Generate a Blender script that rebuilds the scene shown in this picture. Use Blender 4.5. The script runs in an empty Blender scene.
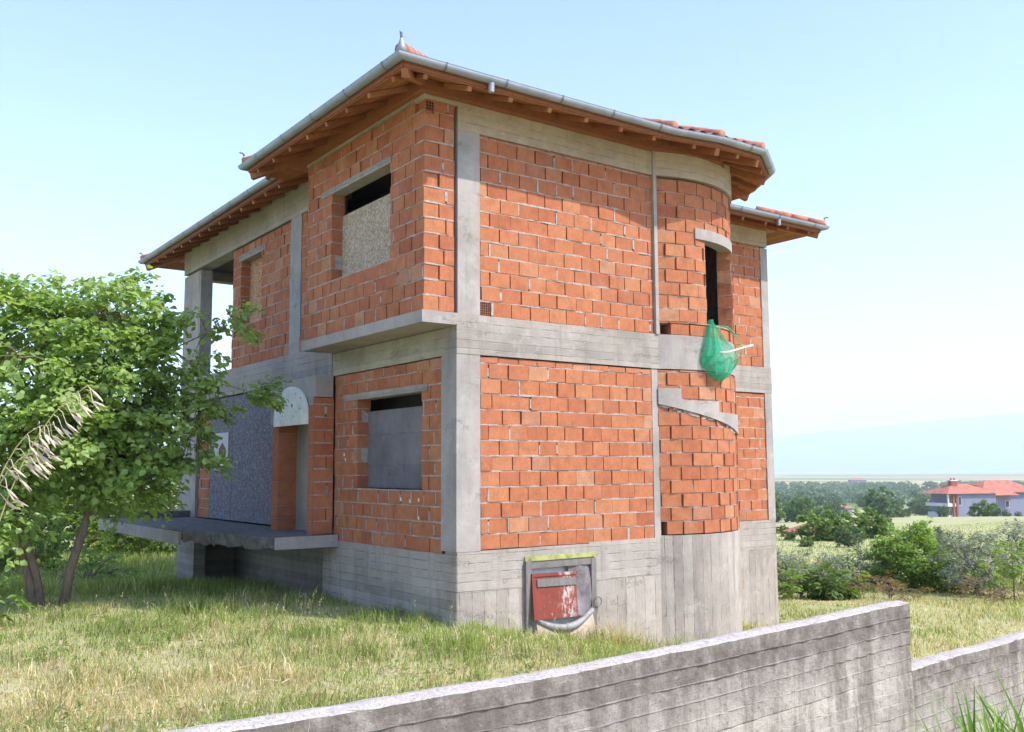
import bpy, math, random
import numpy as np
from mathutils import Vector, Matrix
random.seed(7); RNG = np.random.default_rng(11)
scn = bpy.context.scene
COL = scn.collection
rad = math.radians

# ------------------------------------------------------------------ camera
CAM = np.array([-7.205, -11.302, 1.1404])
FW = np.array([0.58190491, 0.8063215, 0.10598262])
RT = np.array([0.81122574, -0.58470614, -0.00561524])
UP = np.array([-0.057441, -0.08924336, 0.99435213])
F2 = FW[:2] / np.linalg.norm(FW[:2])
R2 = np.array([F2[1], -F2[0]])
cd = bpy.data.cameras.new('camera'); cam = bpy.data.objects.new('camera', cd); COL.objects.link(cam)
m = Matrix(((RT[0], UP[0], -FW[0], CAM[0]), (RT[1], UP[1], -FW[1], CAM[1]), (RT[2], UP[2], -FW[2], CAM[2]), (0, 0, 0, 1)))
cam.matrix_world = m
cd.sensor_width = 36; cd.lens = 960 / 1024 * 36; cd.clip_start = .05; cd.clip_end = 90000
scn.camera = cam

def cw(depth, lat, z=0.0):
    """a place given as metres ahead of and to the right of where the photographer stands"""
    q = CAM[:2] + F2 * depth + R2 * lat
    return np.array([q[0], q[1], z])

# ------------------------------------------------------------------ world, sun
SUN_EL, SUN_DIR = rad(47), np.array([.50, -.866])
w = bpy.data.worlds.new('World'); scn.world = w; w.use_nodes = True
nt = w.node_tree; bg = nt.nodes['Background']
sky = nt.nodes.new('ShaderNodeTexSky'); sky.sky_type = 'NISHITA'; sky.sun_disc = False
sky.sun_elevation = SUN_EL; sky.sun_rotation = math.atan2(SUN_DIR[0], SUN_DIR[1])
sky.air_density = 1.0; sky.dust_density = 1.4; sky.ozone_density = 1.0; sky.altitude = 100
tint = nt.nodes.new('ShaderNodeMix'); tint.data_type = 'RGBA'; tint.blend_type = 'MULTIPLY'; tint.inputs[0].default_value = 1; tint.inputs[7].default_value = (.785, .815, 1.05, 1)
nt.links.new(sky.outputs[0], tint.inputs[6]); nt.links.new(tint.outputs[2], bg.inputs[0]); bg.inputs[1].default_value = .125
sl = bpy.data.lights.new('sun', 'SUN'); sl.energy = 2.1; sl.angle = rad(.53); sl.color = (1, .93, .82)
so = bpy.data.objects.new('sun', sl); COL.objects.link(so)
sd = Vector((SUN_DIR[0] * math.cos(SUN_EL), SUN_DIR[1] * math.cos(SUN_EL), math.sin(SUN_EL)))
so.rotation_euler = sd.to_track_quat('Z', 'Y').to_euler(); so.location = (10, -20, 30)
vs = scn.view_settings; vs.view_transform = 'Standard'; vs.look = 'None'; vs.gamma = 1; vs.use_curve_mapping = False
vs.exposure = 1.68
scn.cycles.max_bounces = 8; scn.cycles.transparent_max_bounces = 12; scn.cycles.volume_bounces = 1

# ------------------------------------------------------------------ material kit
class NT:
    def __init__(s, name):
        s.m = bpy.data.materials.new(name); s.m.use_nodes = True; s.t = s.m.node_tree
        s.b = s.t.nodes['Principled BSDF']; s.out = s.t.nodes['Material Output']
        s.b.inputs['Roughness'].default_value = .9; s.b.inputs['Specular IOR Level'].default_value = .25
    def put(s, sock, v):
        if isinstance(v, bpy.types.NodeSocket): s.t.links.new(v, sock)
        elif isinstance(v, (tuple, list)) and sock.type == 'RGBA' and len(v) == 3: sock.default_value = (*v, 1)
        else: sock.default_value = v
    def node(s, kind, out=0, props=None, **ins):
        n = s.t.nodes.new('ShaderNode' + kind)
        for k, v in (props or {}).items(): setattr(n, k, v)
        for k, v in ins.items():
            k = k.replace('_', ' ')
            s.put(n.inputs[int(k[1:])] if k[0] == 'i' and k[1:].isdigit() else n.inputs[k], v)
        return n.outputs[out]
    def math(s, op, a, b=0.0, c=None):
        kw = dict(i0=a, i1=b)
        if c is not None: kw['i2'] = c
        return s.node('Math', props={'operation': op}, **kw)
    def obj(s): return s.node('TexCoord', out=3)
    def sep(s, v):
        n = s.t.nodes.new('ShaderNodeSeparateXYZ'); s.t.links.new(v, n.inputs[0]); return n.outputs
    def comb(s, x, y, z): return s.node('CombineXYZ', i0=x, i1=y, i2=z)
    def scale(s, v, k): return s.node('Mapping', Vector=v, Scale=k)
    def noise(s, v, sc, det=4, rough=.6, out=0): return s.node('TexNoise', out=out, Vector=v, Scale=sc, Detail=det, Roughness=rough)
    def ramp(s, f, stops, interp='LINEAR'):
        n = s.t.nodes.new('ShaderNodeValToRGB'); s.t.links.new(f, n.inputs[0]); e = n.color_ramp.elements; n.color_ramp.interpolation = interp
        while len(e) > 1: e.remove(e[-1])
        for i, (p, c) in enumerate(stops):
            if not isinstance(c, (tuple, list)): c = (c, c, c)
            q = e[0] if i == 0 else e.new(p); q.position = p; q.color = (*c, 1)
        return n.outputs[0]
    def mix(s, f, a, b, mode='MIX'):
        n = s.t.nodes.new('ShaderNodeMix'); n.data_type = 'RGBA'; n.blend_type = mode
        s.put(n.inputs[0], f); s.put(n.inputs[6], a); s.put(n.inputs[7], b); return n.outputs[2]
    def bump(s, h, st=.5, d=.01, nrm=None):
        kw = dict(Height=h, Strength=st, Distance=d)
        if nrm is not None: kw['Normal'] = nrm
        return s.node('Bump', **kw)
    def attr(s, name, out=0): return s.node('Attribute', out=out, props={'attribute_name': name})
    def base(s, c): s.put(s.b.inputs['Base Color'], c)
    def nrm(s, n): s.put(s.b.inputs['Normal'], n)

def mat_brick():
    k = NT('terracotta_block'); o = k.obj(); x, y, z = k.sep(o)
    t = k.attr('tone', out=2)
    c = k.ramp(t, [(0, (.335, .110, .052)), (.3, (.375, .132, .061)), (.6, (.405, .152, .069)), (.85, (.42, .176, .083)), (.95, (.42, .21, .115)), (1, (.32, .13, .08))])
    u = k.math('ADD', x, y)
    grain = k.noise(k.comb(k.math('MULTIPLY', u, 90.0), k.math('MULTIPLY', z, 5.0), 0.0), 1.0, 2)
    mott = k.noise(o, 6.0, 5, .65)
    c = k.mix(1.0, c, k.ramp(mott, [(.25, .74), (.5, 1.0), (.75, 1.2)]), 'MULTIPLY')
    c = k.mix(.8, c, k.ramp(k.noise(o, 38.0, 3, .7), [(.3, .8), (.5, 1.0), (.7, 1.15)]), 'MULTIPLY')
    c = k.mix(.8, c, k.ramp(grain, [(.3, .86), (.6, 1.05)]), 'MULTIPLY')
    dirt = k.noise(o, 1.1, 6, .7)
    c = k.mix(k.math('MULTIPLY', k.ramp(dirt, [(.56, 0.0), (.75, 1.0)]), .35), c, (.40, .27, .20))
    spl = k.noise(o, 13.0, 6, .75)
    c = k.mix(k.ramp(spl, [(.66, 0.0), (.72, .75)]), c, (.40, .37, .33))
    k.base(c)
    wv = k.node('TexWave', props={'wave_type': 'BANDS', 'bands_direction': 'X'}, Vector=k.comb(u, 0.0, 0.0), Scale=14.0, Distortion=.6, Detail=1.0)
    n1 = k.bump(wv, .25, .004); n2 = k.bump(k.noise(o, 45.0, 4), .35, .006, n1); k.nrm(n2)
    return k.m

def mat_concrete(name, tone=(.37, .365, .34), axis='h', board=.13, strength=1.0, stain=.6, streak=.5, gap=.35):
    k = NT(name); o = k.obj(); x, y, z = k.sep(o)
    u = k.math('ADD', k.math('MULTIPLY', x, .83), k.math('MULTIPLY', y, -.56)) if axis == 'v' else k.math('ADD', x, y)
    big = k.noise(o, .9, 6, .62); mid = k.noise(o, 5.0, 6, .7); fine = k.noise(o, 55.0, 4, .7)
    c = k.mix(1.0, tone, k.ramp(big, [(.3, 1.0 - .30 * stain), (.5, 1.0), (.72, 1.0 + .20 * stain)]), 'MULTIPLY')
    c = k.mix(.7, c, k.ramp(mid, [(.3, .84), (.55, 1.0), (.75, 1.10)]), 'MULTIPLY')
    c = k.mix(.6, c, k.ramp(fine, [(.3, .84), (.6, 1.05)]), 'MULTIPLY')
    # run-off marks down the face
    run = k.noise(k.comb(k.math('MULTIPLY', u, 7.0), k.math('MULTIPLY', z, .55), 3.0), 1.0, 5, .7)
    c = k.mix(k.math('MULTIPLY', k.ramp(run, [(.52, 0.0), (.70, 1.0)]), streak * .55), c, tuple(v * .52 for v in tone))
    hgt = k.math('MULTIPLY', mid, .6)
    if axis in 'hv':
        a = z if axis == 'h' else u; b = u if axis == 'h' else z
        wob = k.math('MULTIPLY', k.math('SUBTRACT', k.noise(k.comb(k.math('MULTIPLY', b, 1.2), 0.0, 0.0), 1.0, 3), .5), .035)
        irr = k.math('MULTIPLY', k.math('SUBTRACT', k.noise(k.comb(k.math('MULTIPLY', a, 6.0), 4.0, 0.0), 1.0, 2), .5), .16 if axis == 'v' else .05)
        tt = k.math('DIVIDE', k.math('ADD', k.math('ADD', a, irr), wob), board)
        fr = k.math('FRACT', tt); idn = k.math('FLOOR', tt)
        wn = k.node('TexWhiteNoise', props={'noise_dimensions': '1D'}, W=idn)
        c = k.mix(.75 * strength, c, k.ramp(wn, [(0, .84), (.5, 1.0), (1, 1.12)]), 'MULTIPLY')
        edge = k.math('ABSOLUTE', k.math('SUBTRACT', fr, .5))
        brk = k.noise(k.comb(k.math('MULTIPLY', b, 4.0), k.math('MULTIPLY', a, 2.0), 0.0), 1.0, 3)
        ln = k.math('MULTIPLY', k.ramp(edge, [(.455, 0.0), (.495, 1.0)]), k.ramp(brk, [(.42, .08), (.60, 1.0)]))
        c = k.mix(k.math('MULTIPLY', ln, gap * strength), c, tuple(v * .38 for v in tone))
        if axis == 'h': gv = k.comb(k.math('MULTIPLY', u, 3.0), k.math('MULTIPLY', z, 70.0), 0.0)
        else: gv = k.comb(k.math('MULTIPLY', u, 70.0), k.math('MULTIPLY', z, 3.0), 0.0)
        gr = k.noise(gv, 1.0, 3)
        c = k.mix(.4 * strength, c, k.ramp(gr, [(.35, .85), (.6, 1.05)]), 'MULTIPLY')
        hgt = k.math('ADD', hgt, k.math('ADD', k.math('MULTIPLY', ln, -.8), k.math('MULTIPLY', gr, .35)))
        hgt = k.math('ADD', hgt, k.math('MULTIPLY', wn, .5))
    pit = k.noise(o, 24.0, 3, .8)
    pm = k.ramp(pit, [(.70, 0.0), (.745, 1.0)])
    c = k.mix(k.math('MULTIPLY', pm, .7), c, tuple(v * .35 for v in tone))
    hc = k.math('MULTIPLY', k.ramp(k.noise(o, 30.0, 4, .8), [(.50, 0.0), (.60, 1.0)]), k.ramp(k.noise(k.scale(o, (1, 1, 2.2)), 1.7, 4, .7), [(.55, 0.0), (.68, 1.0)]))
    c = k.mix(k.math('MULTIPLY', hc, .55), c, tuple(v * .5 for v in tone))
    rs_ = k.math('MULTIPLY', k.ramp(k.noise(k.scale(o, (1, 1, .35)), 2.4, 5, .75), [(.60, 0.0), (.76, 1.0)]), .5)
    c = k.mix(rs_, c, (tone[0] * 1.1, tone[1] * .86, tone[2] * .66))
    c = k.mix(k.math('MULTIPLY', k.ramp(k.noise(o, 3.1, 6, .75), [(.55, 0.0), (.72, 1.0)]), .45), c, tuple(min(v * 1.45, .62) for v in tone))
    k.base(c)
    hgt = k.math('SUBTRACT', hgt, k.math('MULTIPLY', hc, .6))
    n1 = k.bump(hgt, .7, .014); n2 = k.bump(fine, .35, .006, n1); k.nrm(k.bump(k.math('SUBTRACT', 1.0, pm), .5, .008, n2))
    return k.m

def mat_wall():
    k = NT('weathered_cast_concrete'); o = k.obj(); x, y, z = k.sep(o)
    tn = k.attr('tone', out=2)
    tone = (.41, .375, .33)
    c = k.mix(1.0, tone, k.ramp(k.noise(o, 1.3, 6, .65), [(.3, .72), (.5, 1.0), (.72, 1.2)]), 'MULTIPLY')
    c = k.mix(.9, c, k.ramp(tn, [(0, .80), (1, 1.12)]), 'MULTIPLY')
    run = k.noise(k.comb(k.math('MULTIPLY', x, 5.5), k.math('MULTIPLY', z, .8), 1.0), 1.0, 6, .72)
    c = k.mix(k.math('MULTIPLY', k.ramp(run, [(.45, 0.0), (.62, 1.0)]), .75), c, (.13, .11, .092))
    # black lichen band that clings to the upper boards
    wob = k.math('ADD', z, k.math('MULTIPLY', k.math('SUBTRACT', k.noise(k.comb(k.math('MULTIPLY', x, 1.6), 0.0, 0.0), 1.0, 5, .7), .5), .55))
    top = k.math('SUBTRACT', wob, k.attr('rim', out=2))
    c = k.mix(k.math('MULTIPLY', k.ramp(k.math('ADD', top, .5), [(.05, 0.0), (.36, .92)]), k.ramp(k.noise(o, 9.0, 5, .7), [(.3, .35), (.6, 1.0)])), c, (.125, .106, .092))
    w1 = k.noise(k.comb(k.math('MULTIPLY', x, 7.0), k.math('MULTIPLY', z, 22.0), 0.0), 1.0, 5, .7)
    c = k.mix(k.math('MULTIPLY', k.ramp(w1, [(.6, 0.0), (.72, 1.0)]), .5), c, (.50, .47, .44))
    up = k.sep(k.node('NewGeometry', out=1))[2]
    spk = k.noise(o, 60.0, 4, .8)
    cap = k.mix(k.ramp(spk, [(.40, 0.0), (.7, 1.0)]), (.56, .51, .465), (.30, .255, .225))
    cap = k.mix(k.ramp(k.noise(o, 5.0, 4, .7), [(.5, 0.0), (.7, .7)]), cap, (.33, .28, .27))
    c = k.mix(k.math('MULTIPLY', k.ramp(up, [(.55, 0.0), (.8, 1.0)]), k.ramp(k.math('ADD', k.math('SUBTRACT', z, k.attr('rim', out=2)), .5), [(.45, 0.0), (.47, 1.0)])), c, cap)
    sp = k.ramp(k.noise(o, 34.0, 5, .85), [(.54, 0.0), (.66, 1.0)])
    c = k.mix(k.math('MULTIPLY', sp, .75), c, (.09, .08, .08))
    k.base(c)
    gr = k.noise(k.comb(k.math('MULTIPLY', x, 4.0), k.math('MULTIPLY', z, 80.0), 0.0), 1.0, 3)
    n1 = k.bump(k.noise(o, 17.0, 6, .75), .7, .02); n2 = k.bump(gr, .35, .006, n1); k.nrm(k.bump(spk, .6, .008, n2))
    return k.m

def mat_simple(name, col, rough=.85, var=.25, sc=8.0, bump=.3, metal=0.0, spec=.25, d=.006):
    k = NT(name); o = k.obj(); n = k.noise(o, sc, 6, .65)
    k.base(k.mix(1.0, col, k.ramp(n, [(.28, 1 - var), (.5, 1.0), (.74, 1 + var * .7)]), 'MULTIPLY'))
    k.b.inputs['Roughness'].default_value = rough; k.b.inputs['Metallic'].default_value = metal; k.b.inputs['Specular IOR Level'].default_value = spec
    k.nrm(k.bump(k.noise(o, sc * 5, 4, .7), bump, d)); return k.m

def mat_osb(name, cols, grey, wear0, wear1):
    k = NT(name); o = k.obj(); x, y, z = k.sep(o)
    u = k.math('ADD', x, y)
    q = k.comb(k.math('MULTIPLY', u, 1.0), k.math('MULTIPLY', z, 1.0), 0.0)
    dis = k.node('VectorMath', props={'operation': 'ADD'}, i0=q, i1=k.scale(k.noise(q, 14.0, 2, out=1), (.05, .05, .05)))
    v1 = k.node('TexVoronoi', out=1, Vector=k.scale(dis, (62, 27, 1)), Scale=1.0)
    v2 = k.node('TexVoronoi', out=1, Vector=k.scale(dis, (25, 55, 1)), Scale=1.0)
    f1 = k.sep(v1)[0]; f2 = k.sep(v2)[1]
    f = k.math('MULTIPLY_ADD', f1, .55, k.math('MULTIPLY', f2, .45))
    c = k.ramp(f, [(.15, cols[0]), (.4, cols[1]), (.62, cols[2]), (.85, cols[3])])
    wr = k.math('ADD', z, k.math('MULTIPLY', k.math('SUBTRACT', k.noise(q, 3.0, 5, .7), .5), 1.0))
    wm = k.node('MapRange', Value=wr, i1=wear0, i2=wear1, i3=1.0, i4=0.0)
    c = k.mix(k.math('MULTIPLY', wm, .75), c, k.mix(1.0, grey, k.ramp(f, [(.2, .7), (.8, 1.35)]), 'MULTIPLY'))
    k.base(c); k.nrm(k.bump(f, .5, .006)); return k.m

def mat_wood():
    k = NT('varnished_pine'); o = k.obj(); x, y, z = k.sep(o)
    g = k.noise(k.scale(o, (4, 4, 4)), 3.0, 6, .7)
    tn = k.attr('tone', out=2)
    c = k.ramp(tn, [(0, (.20, .075, .034)), (.5, (.31, .115, .042)), (1, (.41, .175, .07))])
    c = k.mix(.8, c, k.ramp(g, [(.3, .66), (.55, 1.0), (.75, 1.15)]), 'MULTIPLY')
    kn = k.noise(o, 9.0, 3, .6); c = k.mix(k.ramp(kn, [(.66, 0.0), (.72, .6)]), c, (.16, .055, .02))
    k.base(c); k.b.inputs['Roughness'].default_value = .6; k.nrm(k.bump(g, .25, .004)); return k.m

def mat_leaf(name, trans=.32, rough=.5, spec=.35):
    k = NT(name); c = k.attr('Col')
    k.base(c); k.b.inputs['Roughness'].default_value = rough; k.b.inputs['Specular IOR Level'].default_value = spec
    tr = k.node('BsdfTranslucent', Color=k.mix(1.0, c, (1.25, 1.2, .55), 'MULTIPLY'))
    mx = k.node('MixShader', Fac=trans, i1=k.b.outputs[0], i2=tr); k.t.links.new(mx, k.out.inputs[0]); return k.m

def mat_bark(col=(.17, .13, .10)):
    k = NT('bark'); o = k.obj(); n = k.noise(k.scale(o, (1, 1, .25)), 22.0, 6, .7)
    k.base(k.mix(1.0, col, k.ramp(n, [(.3, .55), (.5, 1.0), (.72, 1.35)]), 'MULTIPLY')); k.nrm(k.bump(n, .8, .02)); return k.m

def mat_ground():
    k = NT('ground_soil'); o = k.obj(); x, y, z = k.sep(o)
    cx = k.math('ADD', x, -CAM[0]); cy = k.math('ADD', y, -CAM[1])
    d = k.math('ADD', k.math('MULTIPLY', cx, float(F2[0])), k.math('MULTIPLY', cy, float(F2[1])))
    near = k.mix(k.ramp(k.noise(o, 3.0, 6, .7), [(.35, 0.0), (.65, 1.0)]), (.50, .43, .27), (.32, .34, .14))
    fld = k.mix(k.ramp(k.noise(o, .25, 6, .65), [(.38, 0.0), (.62, 1.0)]), (.42, .40, .19), (.30, .33, .13))
    fld = k.mix(k.ramp(k.noise(o, 2.2, 5, .7), [(.42, 0.0), (.72, .6)]), fld, (.38, .33, .17))
    # farmland: straw, green and ploughed strips
    fq = k.scale(o, (.0042, .0013, 0))
    cell = k.sep(k.node('TexVoronoi', out=1, Vector=fq, Scale=1.0))[0]
    farm = k.ramp(cell, [(.0, (.14, .19, .06)), (.3, (.42, .34, .17)), (.5, (.12, .17, .05)), (.62, (.36, .24, .14)), (.78, (.17, .22, .08)), (.9, (.46, .37, .2))], 'CONSTANT')
    c = k.mix(k.node('MapRange', Value=d, i1=14.0, i2=26.0), near, fld)
    c = k.mix(k.node('MapRange', Value=d, i1=330.0, i2=650.0), c, farm)
    k.base(c); k.nrm(k.bump(k.noise(o, 6.0, 6, .75), .6, .05)); return k.m

M = {}
M['brick'] = mat_brick()
M['mortar'] = mat_simple('lime_mortar', (.35, .32, .295), var=.45, sc=14, bump=.6, d=.01)
M['conc'] = mat_concrete('board_marked_concrete', (.345, .312, .27), 'h', .125, 1.2, .9, .85, .8)
M['concv'] = mat_concrete('vertical_board_concrete', (.37, .33, .285), 'v', .17, 1.25, .8, 1.1, .7)
M['concy'] = mat_concrete('yellowish_concrete', (.37, .34, .265), 'h', .16, 1.0, .8, .5)
M['concr'] = mat_concrete('bounce_warmed_concrete', (.46, .375, .285), 'h', .14, 1.0, .7, .6, .6)  # warm light bounced under the eaves is put into this concrete colour
M['concs'] = mat_concrete('smooth_concrete', (.35, .322, .293), 'n', .2, 0, .8, .75)
M['slab'] = mat_simple('rough_dark_slab', (.15, .145, .14), var=.55, sc=7, bump=1.0, d=.03)
M['wood'] = mat_wood()
M['zinc'] = mat_simple('galvanised_steel', (.28, .315, .365), rough=.5, var=.2, sc=5, bump=.08, metal=.3, spec=.5)
M['zincdark'] = mat_simple('galvanised_seam', (.17, .18, .20), rough=.5, var=.1, sc=4, bump=.05, metal=.6)
M['tile'] = mat_simple('clay_roof_tile', (.42, .18, .115), rough=.8, var=.4, sc=5, bump=.3)
M['osb_tan'] = mat_osb('strand_board_tan', [(.26, .185, .12), (.37, .28, .19), (.44, .36, .27), (.52, .46, .38)], (.42, .41, .41), 4.4, 5.6)
M['osb_warm'] = mat_osb('strand_board_orange', [(.25, .10, .05), (.42, .20, .09), (.48, .30, .15), (.50, .42, .34)], (.33, .28, .27), 4.0, 5.1)
M['osb_grey'] = mat_osb('strand_board_weathered', [(.085, .083, .095), (.13, .127, .14), (.185, .18, .195), (.28, .27, .285)], (.18, .175, .19), .2, 2.0)
M['plank'] = mat_concrete('weathered_grey_ply', (.19, .175, .185), 'h', .5, .6, 1.0, .7, .5)
M['white'] = mat_simple('old_white_paint', (.74, .74, .68), var=.2, sc=5, bump=.2)
M['oldwood'] = mat_concrete('silvered_timber', (.20, .185, .17), 'v', .07, .7, .8, .5)
M['lime'] = mat_simple('lime_yellow_paint', (.33, .35, .12), var=.5, sc=9, bump=.2)
M['dark'] = mat_simple('shadowed_plaster', (.10, .095, .09), var=.2, sc=3)  # indoor shade painted into the plaster colour; bolt hole discs share it
M['cell'] = mat_simple('brick_cell_shade', (.03, .018, .014), var=.2)  # near black, painting in the shade inside the hollow cells
M['floor'] = mat_simple('dusty_floor', (.30, .29, .27), var=.3, sc=4)
M['wall'] = mat_wall()
M['bark'] = mat_bark(); M['bark_grey'] = mat_bark((.20, .185, .165))
M['leaf'] = mat_leaf('broad_leaf', .5); M['olive'] = mat_leaf('olive_leaf', .2, .65, .2); M['grass'] = mat_leaf('grass_blade', .45, .6, .2)
M['far_leaf'] = mat_leaf('distant_leaf', .35, .7, .1)
M['ground'] = mat_ground()

# ------------------------------------------------------------------ object kit
def tag(o, label=None, cat=None, group=None, kind=None):
    if label: o['label'] = label
    if cat: o['category'] = cat
    if group: o['group'] = group
    if kind: o['kind'] = kind
    return o

def empty(name, loc):
    o = bpy.data.objects.new(name, None); COL.objects.link(o); o.location = Vector([float(v) for v in loc]); o.empty_display_size = .2; return o

def world_loc(o):
    v = Vector((0, 0, 0))
    while o is not None: v += o.location; o = o.parent
    return v

class MB:
    """collects world-space geometry, built as ONE mesh object"""
    def __init__(s): s.v = []; s.f = []; s.t = []; s.r = []
    def add(s, vs, fs, tone=.5, rim=0.0):
        b = len(s.v); s.v += [tuple(float(c) for c in q) for q in vs]
        for f in fs: s.f.append(tuple(b + i for i in f)); s.t.append(tone); s.r.append(rim)
    def hexa(s, p, tone=.5, rim=0.0):    # 0-3 bottom loop, 4-7 top loop
        s.add(p, [(3, 2, 1, 0), (4, 5, 6, 7), (0, 1, 5, 4), (1, 2, 6, 5), (2, 3, 7, 6), (3, 0, 4, 7)], tone, rim)
    def box(s, x0, x1, y0, y1, z0, z1, tone=.5):
        s.hexa([(x0, y0, z0), (x1, y0, z0), (x1, y1, z0), (x0, y1, z0), (x0, y0, z1), (x1, y0, z1), (x1, y1, z1), (x0, y1, z1)], tone)
    def beam(s, a, b, wd, ht, tone=.5, up=(0, 0, 1)):
        a, b = Vector(a), Vector(b); d = (b - a).normalized(); sv = d.cross(Vector(up)).normalized(); u = sv.cross(d)
        p = []
        for q in (-ht / 2, ht / 2):
            for e, sg in ((a, -1), (b, -1), (b, 1), (a, 1)): p.append(tuple(e + sv * sg * wd / 2 + u * q))
        s.hexa(p, tone)
    def prism(s, poly, z0, z1, tone=.5):
        n = len(poly); s.add([(x, y, z0) for x, y in poly] + [(x, y, z1) for x, y in poly],
              [tuple(range(n))[::-1], tuple(range(n, 2 * n))] + [(i, (i + 1) % n, n + (i + 1) % n, n + i) for i in range(n)], tone)
    def sweep(s, path, radii, n=8, tone=.5, cap=True):
        path = [Vector(q) for q in path]; rings = []; base = len(s.v); prev = None
        for i, q in enumerate(path):
            d = (path[min(i + 1, len(path) - 1)] - path[max(i - 1, 0)]).normalized()
            a = d.cross(Vector((0, 0, 1)) if abs(d.z) < .95 else Vector((1, 0, 0))).normalized()
            if prev is not None:
                a = (prev - d * prev.dot(d)).normalized()
            prev = a; b = d.cross(a)
            for j in range(n):
                an = 2 * math.pi * j / n; s.v.append(tuple(q + (a * math.cos(an) + b * math.sin(an)) * radii[i]))
        for i in range(len(path) - 1):
            for j in range(n):
                s.f.append((base + i * n + j, base + i * n + (j + 1) % n, base + (i + 1) * n + (j + 1) % n, base + (i + 1) * n + j)); s.t.append(tone); s.r.append(0)
        if cap:
            s.f.append(tuple(base + j for j in range(n))[::-1]); s.t.append(tone); s.r.append(0)
            e = base + (len(path) - 1) * n; s.f.append(tuple(e + j for j in range(n))); s.t.append(tone); s.r.append(0)
    def build(s, name, mat, parent=None, loc=None, smooth=False):
        me = bpy.data.meshes.new(name)
        o = bpy.data.objects.new(name, me); COL.objects.link(o)
        if parent is not None: o.parent = parent; L = world_loc(parent)
        else:
            L = Vector((0, 0, 0))
        if loc is not None:
            o.location = Vector([float(q) for q in loc]) - L; L = Vector([float(q) for q in loc])
        me.from_pydata([(x - L.x, y - L.y, z - L.z) for x, y, z in s.v], [], s.f); me.materials.append(mat)
        a = me.attributes.new('tone', 'FLOAT', 'FACE'); a.data.foreach_set('value', s.t)
        if any(s.r):
            a = me.attributes.new('rim', 'FLOAT', 'FACE'); a.data.foreach_set('value', s.r)
        if smooth: me.polygons.foreach_set('use_smooth', [True] * len(me.polygons))
        me.update(); return o

def fast_mesh(name, V, F4, colors, mat, parent=None, F3=None):
    """V (n,3) world, quads (m,4), tris; colors per point"""
    me = bpy.data.meshes.new(name); o = bpy.data.objects.new(name, me); COL.objects.link(o)
    L = np.zeros(3)
    if parent is not None: o.parent = parent; L = np.array(world_loc(parent))
    V = (V - L).astype(np.float32)
    me.vertices.add(len(V)); me.vertices.foreach_set('co', V.ravel())
    loops = F4.ravel() if F3 is None else np.concatenate([F4.ravel(), F3.ravel()])
    n4 = len(F4); n3 = 0 if F3 is None else len(F3)
    st = np.arange(n4) * 4
    if n3: st = np.concatenate([st, n4 * 4 + np.arange(n3) * 3])
    me.loops.add(len(loops)); me.loops.foreach_set('vertex_index', loops.astype(np.int32))
    me.polygons.add(n4 + n3); me.polygons.foreach_set('loop_start', st.astype(np.int32))
    me.update(calc_edges=True)
    c = np.concatenate([colors, np.ones((len(colors), 1))], 1).astype(np.float32)
    a = me.attributes.new('Col', 'FLOAT_COLOR', 'POINT'); a.data.foreach_set('color', c.ravel())
    me.materials.append(mat); me.validate(); return o

def unit(a): return a / np.maximum(np.linalg.norm(a, axis=-1, keepdims=True), 1e-9)

def leaves(name, P, D, Nn, Ln, Wd, col, mat, parent, tipw=.75):
    n = len(P); D = unit(D); S = unit(np.cross(D, Nn)); Nn = np.cross(S, D)
    Ln = np.broadcast_to(Ln, n)[:, None]; Wd = np.broadcast_to(Wd, n)[:, None]
    q = [P, P + D * Ln * .3 - S * Wd * .5 + Nn * Wd * .12, P + D * Ln * .68 - S * Wd * .5 * tipw + Nn * Wd * .08,
         P + D * Ln - Nn * Ln * .12, P + D * Ln * .68 + S * Wd * .5 * tipw + Nn * Wd * .08, P + D * Ln * .3 + S * Wd * .5 + Nn * Wd * .12]
    V = np.stack(q, 1).reshape(-1, 3); b = (np.arange(n) * 6)[:, None]
    F = np.concatenate([b + np.array([0, 1, 2, 3]), b + np.array([0, 3, 4, 5])], 0)
    return fast_mesh(name, V, F, np.repeat(col, 6, 0), mat, parent)

def blades(P, H, W, az, lean, col, tipcol=None):
    """grass blades: returns V, quads, tris, colours"""
    n = len(P); dr = np.stack([np.cos(az), np.sin(az), np.zeros(n)], 1); sd = np.stack([-np.sin(az), np.cos(az), np.zeros(n)], 1)
    tw = RNG.uniform(0, 6.28, n); sd = sd * np.cos(tw)[:, None] + dr * np.sin(tw)[:, None]
    H = H[:, None]; W = W[:, None]; l = lean[:, None]; z = np.array([[0, 0, 1.0]])
    m1 = P + z * H * .55 * np.sqrt(np.maximum(1 - (l * .5) ** 2, .1)) + dr * H * .22 * l
    t = P + z * H * np.maximum(1 - .55 * l ** 1.5, .05) + dr * H * .8 * l
    V = np.stack([P - sd * W / 2, P + sd * W / 2, m1 + sd * W * .42, m1 - sd * W * .42, t], 1).reshape(-1, 3)
    b = (np.arange(n) * 5)[:, None]
    tc = col if tipcol is None else tipcol
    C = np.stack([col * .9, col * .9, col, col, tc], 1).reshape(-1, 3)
    return V, b + np.array([0, 1, 2, 3]), b + np.array([3, 2, 4]), C

def merge(parts):
    V = []; Q = []; T = []; C = []; o = 0
    for v, q, t, c in parts:
        V.append(v); Q.append(q + o); T.append(t + o); C.append(c); o += len(v)
    return np.concatenate(V), np.concatenate(Q), np.concatenate(T), np.concatenate(C)

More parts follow.
